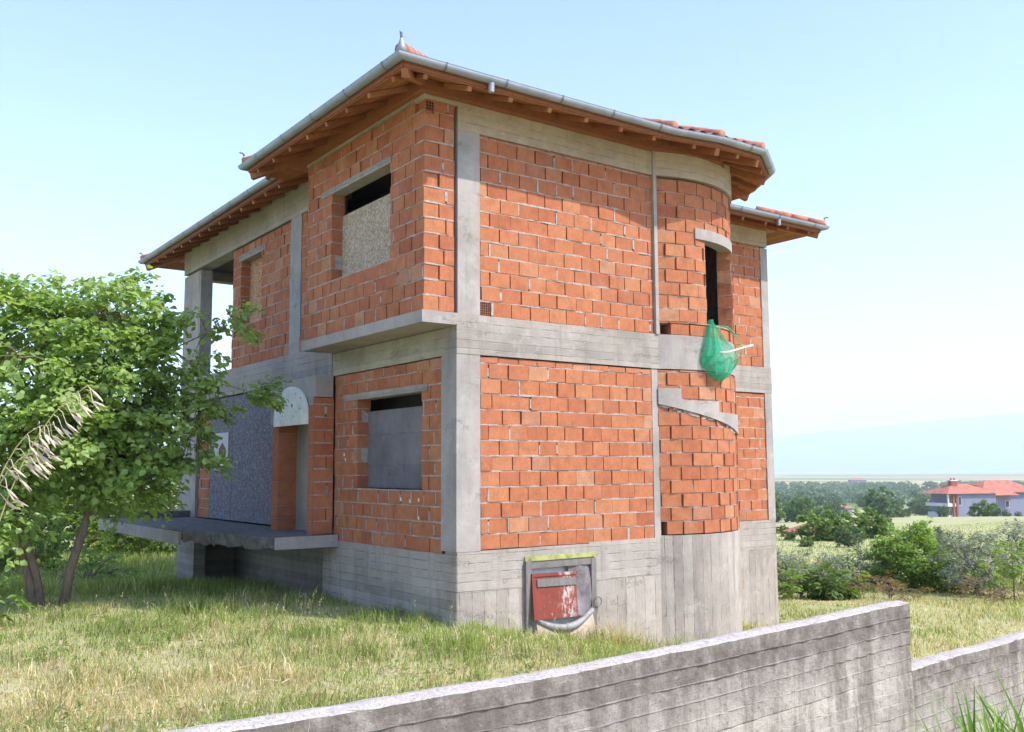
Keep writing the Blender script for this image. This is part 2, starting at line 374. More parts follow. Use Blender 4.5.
def vnoise(x, y, s, seed=0):
    """cheap smooth value noise on numpy arrays"""
    x = x * s + seed * 17.3; y = y * s - seed * 9.1
    xi = np.floor(x); yi = np.floor(y); fx = x - xi; fy = y - yi; fx = fx * fx * (3 - 2 * fx); fy = fy * fy * (3 - 2 * fy)
    h = lambda a, b: np.modf(np.abs(np.sin(a * 127.1 + b * 311.7 + seed * 3.7) * 43758.5453))[0]
    return (h(xi, yi) * (1 - fx) + h(xi + 1, yi) * fx) * (1 - fy) + (h(xi, yi + 1) * (1 - fx) + h(xi + 1, yi + 1) * fx) * fy
def fbm(x, y, s, seed=0): return (vnoise(x, y, s, seed) * .5 + vnoise(x, y, s * 2.1, seed + 1) * .3 + vnoise(x, y, s * 4.3, seed + 2) * .2)
def sstep(a, b, x): t = np.clip((x - a) / (b - a), 0, 1); return t * t * (3 - 2 * t)

# ------------------------------------------------------------------ terrain
FD = [0, 12, 24, 30, 50, 80, 120, 150, 200, 300, 500, 800, 1500, 3000, 8000, 40000]
FZ = [-.9, -1.5, -2.45, -2.9, -4.0, -5.5, -7.0, -8.4, -10.9, -16.0, -21, -24, -27, -32, -52, -90]
def gz(x, y):
    x = np.asarray(x, float); y = np.asarray(y, float)
    d = (x - CAM[0]) * F2[0] + (y - CAM[1]) * F2[1]; l = (x - CAM[0]) * R2[0] + (y - CAM[1]) * R2[1]
    near = -1.0 - .195 * np.clip(x, 0, 4) - .09 * np.clip(x - 4, 0, 10) + .45 * (1 - sstep(4, 10, np.hypot(x - CAM[0], y - CAM[1])))
    far = np.interp(d, FD, FZ)
    left = (1 - sstep(-8, 6, l)) * sstep(14, 30, d)
    far = far * (1 - left) + left * np.maximum(far, -1.2 - .02 * d)
    rise = 1.6 * sstep(45, 90, l) * sstep(90, 130, d) * (1 - sstep(210, 280, d))
    z = near * (1 - sstep(15, 27, d)) + (far + rise) * sstep(15, 27, d)
    return z + .07 * (fbm(x, y, .8, 3) - .5) * (1 - sstep(60, 120, d))

def make_ground():
    rr = np.concatenate([np.linspace(0, 30, 76), np.geomspace(31, 42000, 90)])
    th = np.linspace(0, 2 * np.pi, 181)[:-1]; n = len(th)
    R_, T_ = np.meshgrid(rr[1:], th, indexing='ij')
    X = CAM[0] + R_ * np.cos(T_); Y = CAM[1] + R_ * np.sin(T_)
    V = np.stack([X, Y, gz(X, Y)], -1).reshape(-1, 3)
    V = np.concatenate([[[CAM[0], CAM[1], float(gz(CAM[0], CAM[1]))]], V])
    k = len(rr) - 1
    i, j = np.meshgrid(np.arange(k - 1), np.arange(n), indexing='ij'); a = 1 + i * n + j; b = 1 + i * n + (j + 1) % n
    Q = np.stack([a, a + n, b + n, b], -1).reshape(-1, 4)
    T = np.stack([np.zeros(n, int), 1 + np.arange(n), 1 + (np.arange(n) + 1) % n], -1)
    o = fast_mesh('ground', V, Q, np.ones((len(V), 3)) * .2, M['ground'], None, T)
    o.data.polygons.foreach_set('use_smooth', [True] * len(o.data.polygons)); tag(o, kind='structure')
make_ground()

# ------------------------------------------------------------------ the house
house = empty('house', (4.5, 6.0, -1.3))
tag(house, 'unfinished two storey house of red hollow bricks in a grey concrete frame', 'house')
HL = Vector(house.location)
CH = .2200      # course height
class Flat:
    """maps (u along the wall, v up, w outwards) to the world"""
    def __init__(s, o, du, n): s.o = np.array(o, float); s.du = np.array(du, float); s.n = np.array(n, float)
    def __call__(s, u, v, w): return s.o + s.du * u + s.n * w + np.array([0, 0, v])
class Round:
    def __init__(s, c, R, a0): s.c = np.array(c); s.R = R; s.a0 = a0
    def frame(s, u):
        a = s.a0 + u / s.R; n = np.array([math.cos(a), math.sin(a), 0]); return n, np.array([-n[1], n[0], 0])
    def __call__(s, u, v, w):
        n, t = s.frame(u); return np.array([s.c[0], s.c[1], 0]) + n * (s.R + w) + np.array([0, 0, v])

def spans(u0, u1, v0, v1, holes):
    seg = [(u0, u1)]
    for a, b, c, d in holes:
        if v0 < d - .03 and v1 > c + .03:
            ns = []
            for p, q in seg:
                if b <= p or a >= q: ns.append((p, q)); continue
                if a - p > .02: ns.append((p, a))
                if q - b > .02: ns.append((b, q))
            seg = ns
    return seg

def brick_wall(mp, u0, u1, v0, v1, holes=(), depth=.24, seed=0, quoin=(0, 0), parent=None, missing=(), fill=.2, L=.352, label=None, phase=0, ztop=None):
    rnd = random.Random(seed); B = MB(); Mo = MB()
    n = max(1, int(math.ceil((v1 - v0) / CH - .15)))
    curved = isinstance(mp, Round)
    def brick(a, b, c, d, tone):
        j = lambda: rnd.uniform(-.0035, .0035)
        wo = rnd.gauss(0, .0045); tilt = rnd.gauss(0, .004) + (.007 if curved else 0)
        um = (a + b) / 2
        def P(u, v, w_):
            if curved:
                nn, t = mp.frame(um); return mp(um, v, 0) + t * (u - um) + nn * (w_ + .004)
            return mp(u, v, w_)
        lo, hi = -depth, wo
        pts = []
        for v in (c, d):
            for u, w_ in ((a, hi), (b, hi), (b, lo), (a, lo)):
                ww = w_ + (tilt if u == a else -tilt) if w_ == hi else w_
                pts.append(P(u + j(), v + j(), ww))
        B.hexa(pts, tone)
    for r in range(n):
        c = v0 + r * CH; d = min(c + CH, v1)
        cuts = sorted({c, d} | {h[k] for h in holes for k in (2, 3) if c + .025 < h[k] < d - .025})
        qa = quoin[0] * ((r + phase) % 2); qb = quoin[1] * ((r + phase) % 2)
        for cv, dv in zip(cuts[:-1], cuts[1:]):
            for a, b in spans(u0 + qa, u1 - qb, cv, dv, holes):
                st = L * (.5 if (r + phase) % 2 else 0) + rnd.uniform(-.03, .03)
                k = math.floor((a - u0 - st) / L); e = a
                while e < b - .012:
                    k += 1; nx = min(u0 + st + k * L + rnd.uniform(-.018, .018), b)
                    if b - nx < .05: nx = b
                    if nx - e > .03:
                        g = rnd.choice((.010, .014, .018, .024)) if not curved else rnd.choice((.010, .014, .022))
                        cu = (e + nx) / 2; cm = (cv + dv) / 2
                        if not any(x0 < cu < x1 and y0 < cm < y1 for x0, x1, y0, y1 in missing):
                            tone = min(.95, max(0, rnd.gauss(.44, .21)))
                            if rnd.random() < .05: tone = rnd.uniform(.9, 1)
                            jt = rnd.uniform(.014, .022)
                            brick(e + g / 2, nx - g / 2, cv + jt / 2, dv - jt / 2, tone)
                        if rnd.random() < fill and nx < b - .01:
                            y0 = cv + rnd.uniform(0, .05); y1 = dv - rnd.uniform(0, .07); hw = rnd.uniform(.008, .022)
                            Mo.hexa([mp(nx + sx * hw * rnd.uniform(.6, 1.2), v, ww) for v in (y0, y1) for sx, ww in ((-1, .006), (1, .006), (1, -.05), (-1, -.05))])
                    e = nx
        # bed joint, squeezed out unevenly
        if r > 0:
            for a, b in spans(u0 + .01, u1 - .01, c - .006, c + .006, holes):
                k = max(1, int((b - a) / .13)); us = [a + (b - a) * i / k for i in range(k + 1)]
                ws = [rnd.uniform(-.012, .004) for _ in us]; hs = [rnd.uniform(.007, .016) for _ in us]
                for i in range(k):
                    Mo.hexa([mp(us[i], c - hs[i], ws[i]), mp(us[i + 1], c - hs[i + 1], ws[i + 1]), mp(us[i + 1], c - .005, -.09), mp(us[i], c - .005, -.09),
                             mp(us[i], c + hs[i], ws[i]), mp(us[i + 1], c + hs[i + 1], ws[i + 1]), mp(us[i + 1], c + .005, -.09), mp(us[i], c + .005, -.09)])
    # core that closes the wall behind the blocks
    vs = sorted({v0, v1} | {min(max(h[k], v0), v1) for h in holes for k in (2, 3)})
    for c, d in zip(vs[:-1], vs[1:]):
        if d - c < .01: continue
        for a, b in spans(u0, u1, c, d, holes):
            k = max(1, int((b - a) / .15)) if curved else 1
            A = a + (.012 if a > u0 + 1e-6 else (.11 if quoin[0] else .0)); Bb = b - (.012 if b < u1 - 1e-6 else .0)
            for i in range(k):
                p, q = A + (Bb - A) * i / k, A + (Bb - A) * (i + 1) / k
                Mo.hexa([mp(u, v, ww) for v in (c, d) for u, ww in ((p, -.085), (q, -.085), (q, -.235), (p, -.235))])
    o = B.build('brick_wall', M['brick'], parent or house)
    if label: o['label'] = label
    Mo.build('mortar', M['mortar'], o)
    return o

def vents(mp, u0, u1, v0, v1, nx, nz, parent):
    """the open end of a hollow block: a grid of thin clay webs over dark cells"""
    W_ = MB(); t = .007
    for i in range(nx + 1):
        u = u0 + (u1 - u0) * i / nx
        W_.hexa([mp(a, v, w_) for v in (v0, v1) for a, w_ in ((u - t / 2, .012), (u + t / 2, .012), (u + t / 2, -.02), (u - t / 2, -.02))], .15)
    for i in range(nz + 1):
        v = v0 + (v1 - v0) * i / nz
        W_.hexa([mp(a, vv, w_) for vv in (v - t / 2, v + t / 2) for a, w_ in ((u0, .0105), (u1, .0105), (u1, -.019), (u0, -.019))], .15)
    W_.build('hollow_brick_end', M['brick'], parent)
    K = MB(); K.hexa([mp(a, v, w_) for v in (v0, v1) for a, w_ in ((u0, .004), (u1, .004), (u1, -.01), (u0, -.01))]); K.build('brick_cell', M['cell'], parent)

H1, H2, H3, HB, HT = 2.75, 3.32, 6.0, 6.36, 6.72
XE, YE, YR = 9.8, 12.6, 2.5
TC = (4.77, 1.8); TR = 2.0; TA = rad(-116.8)
front = Flat((0, 0, 0), (1, 0, 0), (0, -1, 0)); left = Flat((0, 0, 0), (0, 1, 0), (-1, 0, 0))
bayf = Flat((-.545, 0, 0), (0, 1, 0), (-1, 0, 0)); right = Flat((0, YR, 0), (1, 0, 0), (0, -1, 0))
turm = Round(TC, TR, TA)
def ua(deg): return (rad(deg) - TA) * TR

# front panels
W1 = 3.75
fl = brick_wall(front, .385, W1, .0, H1 - .01, seed=1, fill=.16)
fu = brick_wall(front, .385, W1 + .09, H2, H3, seed=2, fill=.18, phase=1, missing=[(.38, .57, H2, H2 + CH)])
vents(front, .40, .555, H2 + .02, H2 + .20, 4, 5, fu)
# left panels
wl = [(.97, 3.04, .82, 2.36)]
ll = brick_wall(left, .392, 3.905, -.06, H1 - .01, wl, seed=3, fill=.45)
lu = brick_wall(left, 5.94, 9.14, H2, 5.93, [(7.47, 8.65, 4.20, 5.74)], seed=4, fill=.15)
lb = brick_wall(left, 4.0, 5.44, H2, 5.98, seed=5, fill=.15)
ls = brick_wall(left, 10.36, 11.08, .06, 2.7, seed=6, fill=.1)
# bay
wb = [(.98, 2.98, 4.20, 5.74)]
bl = brick_wall(bayf, .0, 3.95, H2, HB, wb, seed=7, quoin=(.245, 0), fill=.22)
bf = brick_wall(Flat((-.545, 0, 0), (1, 0, 0), (0, -1, 0)), .0, .50, H2, HB - .02, seed=8, quoin=(.245, 0), fill=.45, phase=1, L=.352, missing=[(0, .12, HB - .25, HB)])
bb = brick_wall(Flat((-.545, 3.95, 0), (1, 0, 0), (0, 1, 0)), .25, .54, H2, HB, seed=9)
vents(Flat((-.545, 0, 0), (1, 0, 0), (0, -1, 0)), .02, .15, HB - .225, HB - .05, 3, 4, bf)
# right hand wing
rw = brick_wall(right, 6.75, 9.57, .0, H1 - .01, seed=10, fill=.2)
ru = brick_wall(right, 6.75, 9.57, H2, H3 + .03, seed=11, fill=.3)
# round stair bay
tur = MB()
def ring(mb, a0, a1, z0, z1, ro, ri, seg=3.0, tone=.5, z0f=None):
    n = max(1, int(abs(a1 - a0) / seg))
    for i in range(n):
        p, q = rad(a0 + (a1 - a0) * i / n), rad(a0 + (a1 - a0) * (i + 1) / n)
        pt = lambda a, r, z: (TC[0] + math.cos(a) * r, TC[1] + math.sin(a) * r, z)
        mb.hexa([pt(p, ro, z0), pt(q, ro, z0), pt(q, ri, z0), pt(p, ri, z0), pt(p, ro, z1), pt(q, ro, z1), pt(q, ri, z1), pt(p, ri, z1)], tone)
ring(tur, -118.5, 86, -2.8, .05, TR + .015, TR - .25)
turret = tur.build('stair_turret', M['concv'], house)
turret['label'] = 'rounded stair bay with vertical board marks on its concrete base'
TO = [(ua(-86.4), ua(-56), 3.54, 5.08), (ua(-113.8), ua(-109), H2, H2 + .19)]
tl = brick_wall(turm, ua(-116.3), ua(85), .06, H1 - .01, [(ua(-116.3), ua(-113.4), .06, .28)], seed=12, parent=turret, fill=.1, L=.40, missing=[(ua(-117), ua(-113.8), .05, .27)])
tu = brick_wall(turm, ua(-116.3), ua(85), H2, H3 - .01, TO, seed=13, parent=turret, fill=.12, L=.40, phase=1, missing=[(ua(-113.5), ua(-108.5), H2, H2 + .2)])
for z0_, z1_ in ((H1, H2), (H3, HT)):
    b = MB(); ring(b, -118, 86, z0_, z1_, TR + (.015 if z0_ == H1 else .05), TR - .25); b.build('ring_beam', M['concs'] if z0_ == H1 else M['concr'], turret)
b = MB(); ring(b, -94, -50, 4.985, 5.17, TR + .03, TR - .2, 2.0); b.build('lintel', M['concs'], turret)
# stair flight showing through the curved wall
b = MB()
stp = [(-116.2, -104.7, 2.43), (-104.7, -80.5, 2.24), (-80.5, -50, 2.06)]
for a0, a1, zt in stp:
    n = int((a1 - a0) / 2)
    for i in range(n):
        p, q = a0 + (a1 - a0) * i / n, a0 + (a1 - a0) * (i + 1) / n
        bt = lambda a: 2.17 - (a + 116) / 66 * .47
        P = lambda a, r, z: (TC[0] + math.cos(rad(a)) * r, TC[1] + math.sin(rad(a)) * r, z)
        ro, ri = TR + .045, TR - .2
        b.hexa([P(p, ro, bt(p)), P(q, ro, bt(q)), P(q, ri, bt(q)), P(p, ri, bt(p)), P(p, ro, zt), P(q, ro, zt), P(q, ri, zt), P(p, ri, zt)])
b.build('stair_flight', M['concs'], turret)
# small patches of mortar where blocks were cut round the stair
b = MB(); rr_ = random.Random(4)
for i in range(26):
    a = rr_.uniform(-115, -60); zz = 2.17 - (a + 116) / 66 * .47 - rr_.uniform(.0, .05)
    n_, t_ = turm.frame(ua(a)); c0 = turm(ua(a), zz, .012)
    b.hexa([c0 + t_ * sx * rr_.uniform(.02, .06) + n_ * ww + np.array([0, 0, vv]) for vv in (-.02, .015) for sx, ww in ((-1, .006), (1, .008), (1, -.05), (-1, -.05))])
b.build('mortar', M['mortar'], turret)

# concrete frame
def part(name, mat, fn, parent=None, label=None):
    b = MB(); fn(b); o = b.build(name, mat, parent or house)
    if label: o['label'] = label
    return o
def stepx(b, x0, x1, z0a, z0b, z1a, z1b, y0, y1, n=1):
    b.hexa([(x0, y0, z0a), (x1, y0, z0b), (x1, y1, z0b), (x0, y1, z0a), (x0, y0, z1a), (x1, y0, z1b), (x1, y1, z1b), (x0, y1, z1a)])
# plinths: opening for the hatch at X 1.22..2.35
def plinth_front(b):
    y0, y1 = -.012, .3
    b.box(.0, 1.22, y0, y1, -.56, -.004); b.box(2.36, 3.86, y0, y1, -.56, .02); b.box(1.22, 2.36, y0, y1, -.22, -.001)
part('plinth', M['conc'], plinth_front)
def plinth_low(b):
    b.box(.0, 1.22, -.008, .3, -2.6, -.56); b.box(2.36, 3.86, -.008, .3, -2.6, -.56); b.box(1.22, 2.36, .15, .3, -2.6, -.22)
part('plinth', M['concv'], plinth_low, label='lower part of the plinth with vertical board marks')
part('plinth', M['conc'], lambda b: (b.box(-.012, .25, .0, 3.95, -2.4, -.05), b.box(-.004, .25, 3.95, 4.3, -2.4, .0), b.box(1.3, 1.5, 4.3, YE, -2.4, .0), b.box(-.004, .26, 11.3, YE, -2.4, .02)))
part('plinth', M['conc'], lambda b: b.box(6.4, XE, YR - .012, YR + .3, -.62, .0))
part('plinth', M['concv'], lambda b: b.box(6.4, XE, YR - .008, YR + .3, -4.0, -.62))
# columns
part('column', M['concs'], lambda b: b.box(-.018, .38, -.018, .39, -.004, H1))
part('column', M['concs'], lambda b: b.box(.0, .38, -.018, .3, H2, HB - .36))
part('column', M['concs'], lambda b: b.box(W1, 3.89, -.006, .2, .02, H1))
part('column', M['concs'], lambda b: b.box(W1 + .085, 3.905, -.055, .2, H2, HT - .01))
part('column', M['concs'], lambda b: b.box(-.015, .2, 5.44, 5.94, H2, 5.99))
part('column', M['concv'], lambda b: b.box(-.015, .27, 11.3, YE, .04, H1))
part('column', M['concv'], lambda b: b.box(-.01, .27, 11.32, YE, H2, 5.9))
part('column', M['concs'], lambda b: b.box(9.57, XE, YR - .02, YR + .3, .0, H1))
part('column', M['concs'], lambda b: b.box(9.57, XE, YR - .02, YR + .3, H2, H3))
# beams
part('floor_beam', M['conc'], lambda b: b.box(-.02, 3.9, -.025, .3, H1, H2))
part('floor_beam', M['concy'], lambda b: b.box(-.012, .3, .30, 4.0, H1, H2 - .18))
part('floor_beam', M['conc'], lambda b: b.box(-.03, .3, 4.0, YE, H1, H2 - .003))
part('floor_beam', M['conc'], lambda b: b.box(6.4, XE + .01, YR - .025, YR + .3, H1, H2))
part('roof_beam', M['concr'], lambda b: (b.box(.0, 3.9, -.022, .3, H3, HT), b.box(-.56, .0, -.02, .25, HB - .02, HT - .004)))
part('roof_beam', M['concy'], lambda b: b.box(-.57, -.3, .25, 3.97, HB, HT))
part('roof_beam', M['concy'], lambda b: b.box(-.025, .3, 3.97, YE, 5.96, HT))
part('roof_beam', M['concr'], lambda b: b.box(6.4, XE, YR - .022, YR + .3, H3 + .03, HT))
part('roof_beam', M['conc'], lambda b: b.box(.3, XE, YE - .3, YE, 5.86, HT))
part('bay_slab', M['concs'], lambda b: b.box(-.585, .0, -.03, 4.03, H2 - .17, H2), label='thin slab edge carrying the projecting bay')
# lintels, boards
part('lintel', M['conc'], lambda b: b.box(-.02, .2, .79, 3.55, 2.28, 2.385))
part('lintel', M['conc'], lambda b: b.box(-.565, -.33, .93, 3.34, 5.655, 5.76))
part('lintel', M['conc'], lambda b: b.box(-.015, .2, 7.25, 8.78, 5.62, 5.755))
part('window_board', M['plank'], lambda b: b.box(.20, .22, .90, 3.1, .84, 2.09), label='weathered grey board closing the ground floor window')
part('window_board', M['osb_tan'], lambda b: b.box(-.345, -.32, .94, 3.02, 4.17, 5.32), label='tan strand board closing the bay window')
part('window_board', M['osb_warm'], lambda b: b.box(.20, .22, 7.4, 8.7, 4.1, 5.62), label='orange strand board closing the narrow upper window')
def boards(b):
    b.box(.0, .02, 6.1, 8.93, .08, 2.70); b.box(-.004, .016, 8.955, 10.36, .07, 2.69)
part('entrance_board', M['osb_grey'], lambda b: b.box(.0, .02, 5.9, 8.93, .08, 2.72), label='wide grey strand board across the entrance')
part('entrance_board', M['osb_grey'], lambda b: b.box(.004, .024, 8.955, 10.37, .08, 2.72), label='narrower grey strand board across the entrance')
# porch bits: two block pillars, doorway, concrete head, white arch
brick_wall(Flat((-.38, 3.905, 0), (1, 0, 0), (0, -1, 0)), .0, .36, .05, 2.37, seed=21, depth=.2, fill=.5, L=.42)
part('door_jamb', M['brick'], lambda b: [b.box(-.386, -.18, 3.92, 4.135, .05 + i * CH, .04 + (i + 1) * CH, random.uniform(.2, .5)) for i in range(10)])
part('door_jamb', M['brick'], lambda b: [b.box(-.38, -.0, 5.46, 5.74, .05 + i * CH, .038 + (i + 1) * CH, random.uniform(.1, .4)) for i in range(9)])
part('mortar', M['mortar'], lambda b: b.box(-.36, -.012, 5.475, 5.72, .05, 1.98))
part('door_head', M['concs'], lambda b: (b.box(-.36, -.032, 3.92, 5.95, 2.375, H1 - .01), b.box(-.345, -.05, 4.136, 5.95, 1.98, 2.375)))
part('inner_wall', M['concs'], lambda b: b.box(-.02, .0, 3.95, 5.8, .03, 2.3))
ar = MB(); pts = [(-.02, 1.93)]
aw = 5.62 - 4.16; cy_ = (5.62 + 4.16) / 2
prof = [(4.16, 1.92)] + [(cy_ - aw / 2 * math.cos(t), 1.98 + .63 * math.sin(t) ** .85) for t in np.linspace(.02, math.pi - .02, 22)] + [(5.62, 1.92)]
n = len(prof)
ar.add([(-.42, y, z) for y, z in prof] + [(-.365, y, z) for y, z in prof], [tuple(range(n)), tuple(range(n, 2 * n))[::-1]] + [(i, n + i, n + (i + 1) % n, (i + 1) % n) for i in range(n)])
arch = ar.build('door_arch', M['white'], house); arch['label'] = 'white rounded arch panel over the doorway'
for y, z, r_ in ((4.78, 2.27, .03), (4.42, 2.2, .016), (4.40, 2.38, .016), (4.72, 2.08, .014), (5.2, 2.1, .012), (4.62, 2.47, .012)):
    hb = MB(); hb.sweep([(-.424, y, z), (-.41, y, z)], [r_, r_], 8); hb.build('bolt_hole', M['dark'], arch)  # solid dark discs, the shade of each hole put into the colour
# porch slab with broken edge
sb = MB(); rs = random.Random(3)
edge = [(-.02, 3.72)]
edge += [(-.25, 3.73), (-.55, 3.70), (-.85, 3.72), (-1.15, 3.74)]
for i in range(1, 22):
    t = i / 21; edge.append((-1.15 - .75 * t ** .8 + rs.uniform(-.035, .035), 3.74 + 2.4 * t + rs.uniform(-.04, .04)))
edge += [(-1.9, 8), (-1.88, 10), (-1.88, 12.2), (-.02, 12.2)]
n = len(edge)
tp = [.05] * 5 + [.05 + rs.uniform(-.03, .03) for _ in range(21)] + [.05] * 4
lo = [-.14] * 5 + [-.12 + rs.uniform(-.05, .03) for _ in range(21)] + [-.17] * 4
ins = [(.97 * x, y + (.1 if i < 27 else 0)) for i, (x, y) in enumerate(edge)]
sb.add([(x, y, z) for (x, y), z in zip(edge, tp)] + [(x * (1.0 if 4 > i or i > 26 else rs.uniform(.93, 1.0)), y, z) for i, ((x, y), z) in enumerate(zip(edge, lo))],
       [tuple(range(n)), tuple(range(n, 2 * n))[::-1]] + [(i, n + i, n + (i + 1) % n, (i + 1) % n) for i in range(n)])
po = sb.build('porch_slab', M['slab'], house); po['label'] = 'dark rough slab with a broken near edge, jutting out before the entrance'
part('slab_edge', M['concs'], lambda b: (b.hexa([(-1.915, 6.2, -.18), (-1.9, 12.2, -.18), (-1.86, 12.2, -.18), (-1.86, 6.2, -.18), (-1.915, 6.2, .045), (-1.9, 12.2, .045), (-1.86, 12.2, .045), (-1.86, 6.2, .045)]),
     b.box(-1.12, -.02, 3.685, 3.73, -.15, .046)), po)
part('slab_kerb', M['slab'], lambda b: b.box(-1.2, -.02, 11.6, 11.8, .05, .2), po)
# interiors: floors, ceiling, inner partitions, far walls
part('floor', M['floor'], lambda b: (b.box(.25, XE - .1, YR + .25, YE - .1, -.2, -.02), b.box(.25, 3.9, .3, YR + .3, -.2, -.021), b.box(.3, 9.5, YR + .3, YE - .3, H1 + .02, H2 - .02), b.box(.3, 3.9, .3, YR + .3, H1 + .02, H2 - .02),
     b.box(-.5, .3, .25, 3.9, H2 - .16, H2 - .02)))
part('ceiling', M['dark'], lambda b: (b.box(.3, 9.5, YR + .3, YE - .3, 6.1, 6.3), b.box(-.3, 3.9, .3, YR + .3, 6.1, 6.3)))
part('inner_wall', M['dark'], lambda b: (b.box(.8, .9, .5, 9, -.0, 6.1), b.box(3.9, 4.0, .3, 2.6, .0, 6.1), b.box(4.0, 6.6, 2.9, 3.0, 0, 6.1)))  # unseen partitions added to stop light passing through the openings
part('inner_wall', M['concs'], lambda b: (b.box(.30, 2.2, 9.0, 9.14, H2, 6.0), b.box(2.2, 2.3, 9.0, YE, H2, 6.0)))
bk = MB(); bk.box(2.3, XE, YE - .25, YE, .0, 5.86, .4); bk.box(.28, XE, YE - .25, YE, .0, H1, .4); bk.build('brick_wall', M['brick'], house)
bk = MB(); bk.box(XE - .25, XE, YR + .3, YE - .3, .0, H3, .4); bk.build('brick_wall', M['brick'], house)
part('floor_beam', M['conc'], lambda b: b.box(XE - .3, XE + .005, YR + .3, YE, H1, H2))
part('plinth', M['conc'], lambda b: (b.box(XE - .3, XE, YR + .3, YE, -4, 0), b.box(.25, XE - .3, YE - .3, YE, -3.5, 0)))
# plaster dabs on the lower window wall
for y, z in ((1.02, .66), (1.28, .64), (1.55, .66), (3.45, 1.28), (3.5, 1.36), (1.02, .40)):
    part('plaster_dab', M['white'], lambda b: b.hexa([(-.008, y, z), (-.008, y + .03, z), (.0, y + .03, z), (.0, y, z), (-.012, y + .005, z + .05), (-.012, y + .025, z + .05), (.0, y + .025, z + .05), (.0, y + .005, z + .05)]))

# roof ------------------------------------------------------------
EV = [(-1.33, -.80), (3.52, -.80), (4.44, -.96), (5.46, -.94), (6.42, -.32), (7.00, .60), (7.05, 1.68), (10.66, 1.68), (10.66, 13.7), (-.68, 13.7), (-.68, 4.70), (-1.33, 4.70)]
EZ, SL = 6.41, .40
def offset_poly(P, d):
    n = len(P); out = []
    for i in range(n):
        p0, p1, p2 = np.array(P[i - 1]), np.array(P[i]), np.array(P[(i + 1) % n])
        e1 = unit(p1 - p0); e2 = unit(p2 - p1); n1 = np.array([-e1[1], e1[0]]); n2 = np.array([-e2[1], e2[0]])
        k = (n1 + n2) / (1 + n1 @ n2); out.append(p1 + k * d)
    return np.array(out)
NE = len(EV)
RD = .95
in1 = offset_poly(EV, RD); ov = offset_poly(EV, -.07)
tl_ = MB()
for i in range(NE):
    a0, b0 = ov[i], ov[(i + 1) % NE]; a1, b1 = in1[i], in1[(i + 1) % NE]
    ed = unit(np.array(b0 - a0)); Ln = np.linalg.norm(b0 - a0); ns = max(4, int(Ln / .036)); nr = 12
    grid = []
    for r in range(nr + 1):
        f = r / nr; p = a0 + (a1 - a0) * f; q = b0 + (b1 - b0) * f; row = []
        crs = (f * (RD + .07) / .34); sawt = (1 - (crs % 1.0)) * .022
        if r == nr: sawt = 0
        for s_ in range(ns + 1):
            xy = p + (q - p) * s_ / ns; u = (xy - a0) @ ed
            hump = .072 * abs(math.sin(math.pi * u / .23)) ** .8
            row.append((xy[0], xy[1], EZ + (.03 if 1 <= i <= 5 else .0) + SL * (f * (RD + .07)) + hump * (1 if 1 <= i <= 6 else .7) + sawt))
        grid.append(row)
    vs_ = [q for r in grid for q in r]; k = ns + 1
    base = len(tl_.v)
    for r in range(nr):
        for s_ in range(ns): pass
    tl_.add(vs_, [(r * k + s_, r * k + s_ + 1, (r + 1) * k + s_ + 1, (r + 1) * k + s_) for r in range(nr) for s_ in range(ns)], .5)
rz = EZ + .05 + SL * (RD + .07)
# upper slopes up to a short ridge
ridge = [(3.2, 6.2, rz + 1.75), (6.0, 8.0, rz + 1.75)]
rp = [(x, y, rz + .02) for x, y in in1]
near = [0 if (np.hypot(x - ridge[0][0], y - ridge[0][1]) < np.hypot(x - ridge[1][0], y - ridge[1][1])) else 1 for x, y, z in rp]
for i in range(NE):
    j = (i + 1) % NE
    if near[i] == near[j]: tl_.add([rp[i], rp[j], ridge[near[i]]], [(0, 1, 2)])
    else: tl_.add([rp[i], rp[j], ridge[near[j]], ridge[near[i]]], [(0, 1, 2, 3)])
roof = tl_.build('roof', M['tile'], house)
roof['label'] = 'low tiled roof with wide timber eaves'
for i in (0, 2, 3, 4, 5, 7, 8, 9, 11, 1):
    rt = MB()
    a = Vector((*ov[i], EZ + .10)); b_ = Vector((*in1[i], EZ + .10 + SL * (RD + .07)))
    L_ = (b_ - a).length; k = int(L_ / .3)
    for j in range(k):
        p = a.lerp(b_, j / k); q = a.lerp(b_, (j + 1.12) / k)
        rt.sweep([p, q], [.095, .08], 10)
    rt.build('ridge_tile', M['tile'], roof, smooth=True)
# soffit boards
U0 = EZ - .10
sf = MB(); inn = offset_poly(EV, 1.02)
for i in range(NE):
    a0, b0, a1, b1 = np.array(EV[i]), np.array(EV[(i + 1) % NE]), inn[i], inn[(i + 1) % NE]
    k = 7
    for j in range(k):
        f0, f1 = j / k + .006, (j + 1) / k - .006
        z0, z1 = U0 + SL * 1.02 * f0, U0 + SL * 1.02 * f1
        q = [(*(a0 + (a1 - a0) * f0), z0), (*(b0 + (b1 - b0) * f0), z0), (*(b0 + (b1 - b0) * f1), z1), (*(a0 + (a1 - a0) * f1), z1)]
        sf.hexa(q + [(x, y, z + .025) for x, y, z in q], random.uniform(.25, .8))
sf.build('soffit', M['wood'], roof)
# fascia
fb = MB()
for i in range(NE):
    a, b_ = EV[i], EV[(i + 1) % NE]; fb.beam((*a, U0 + .07), (*b_, U0 + .07), .03, .10, .3)
fb.build('fascia', M['wood'], roof)
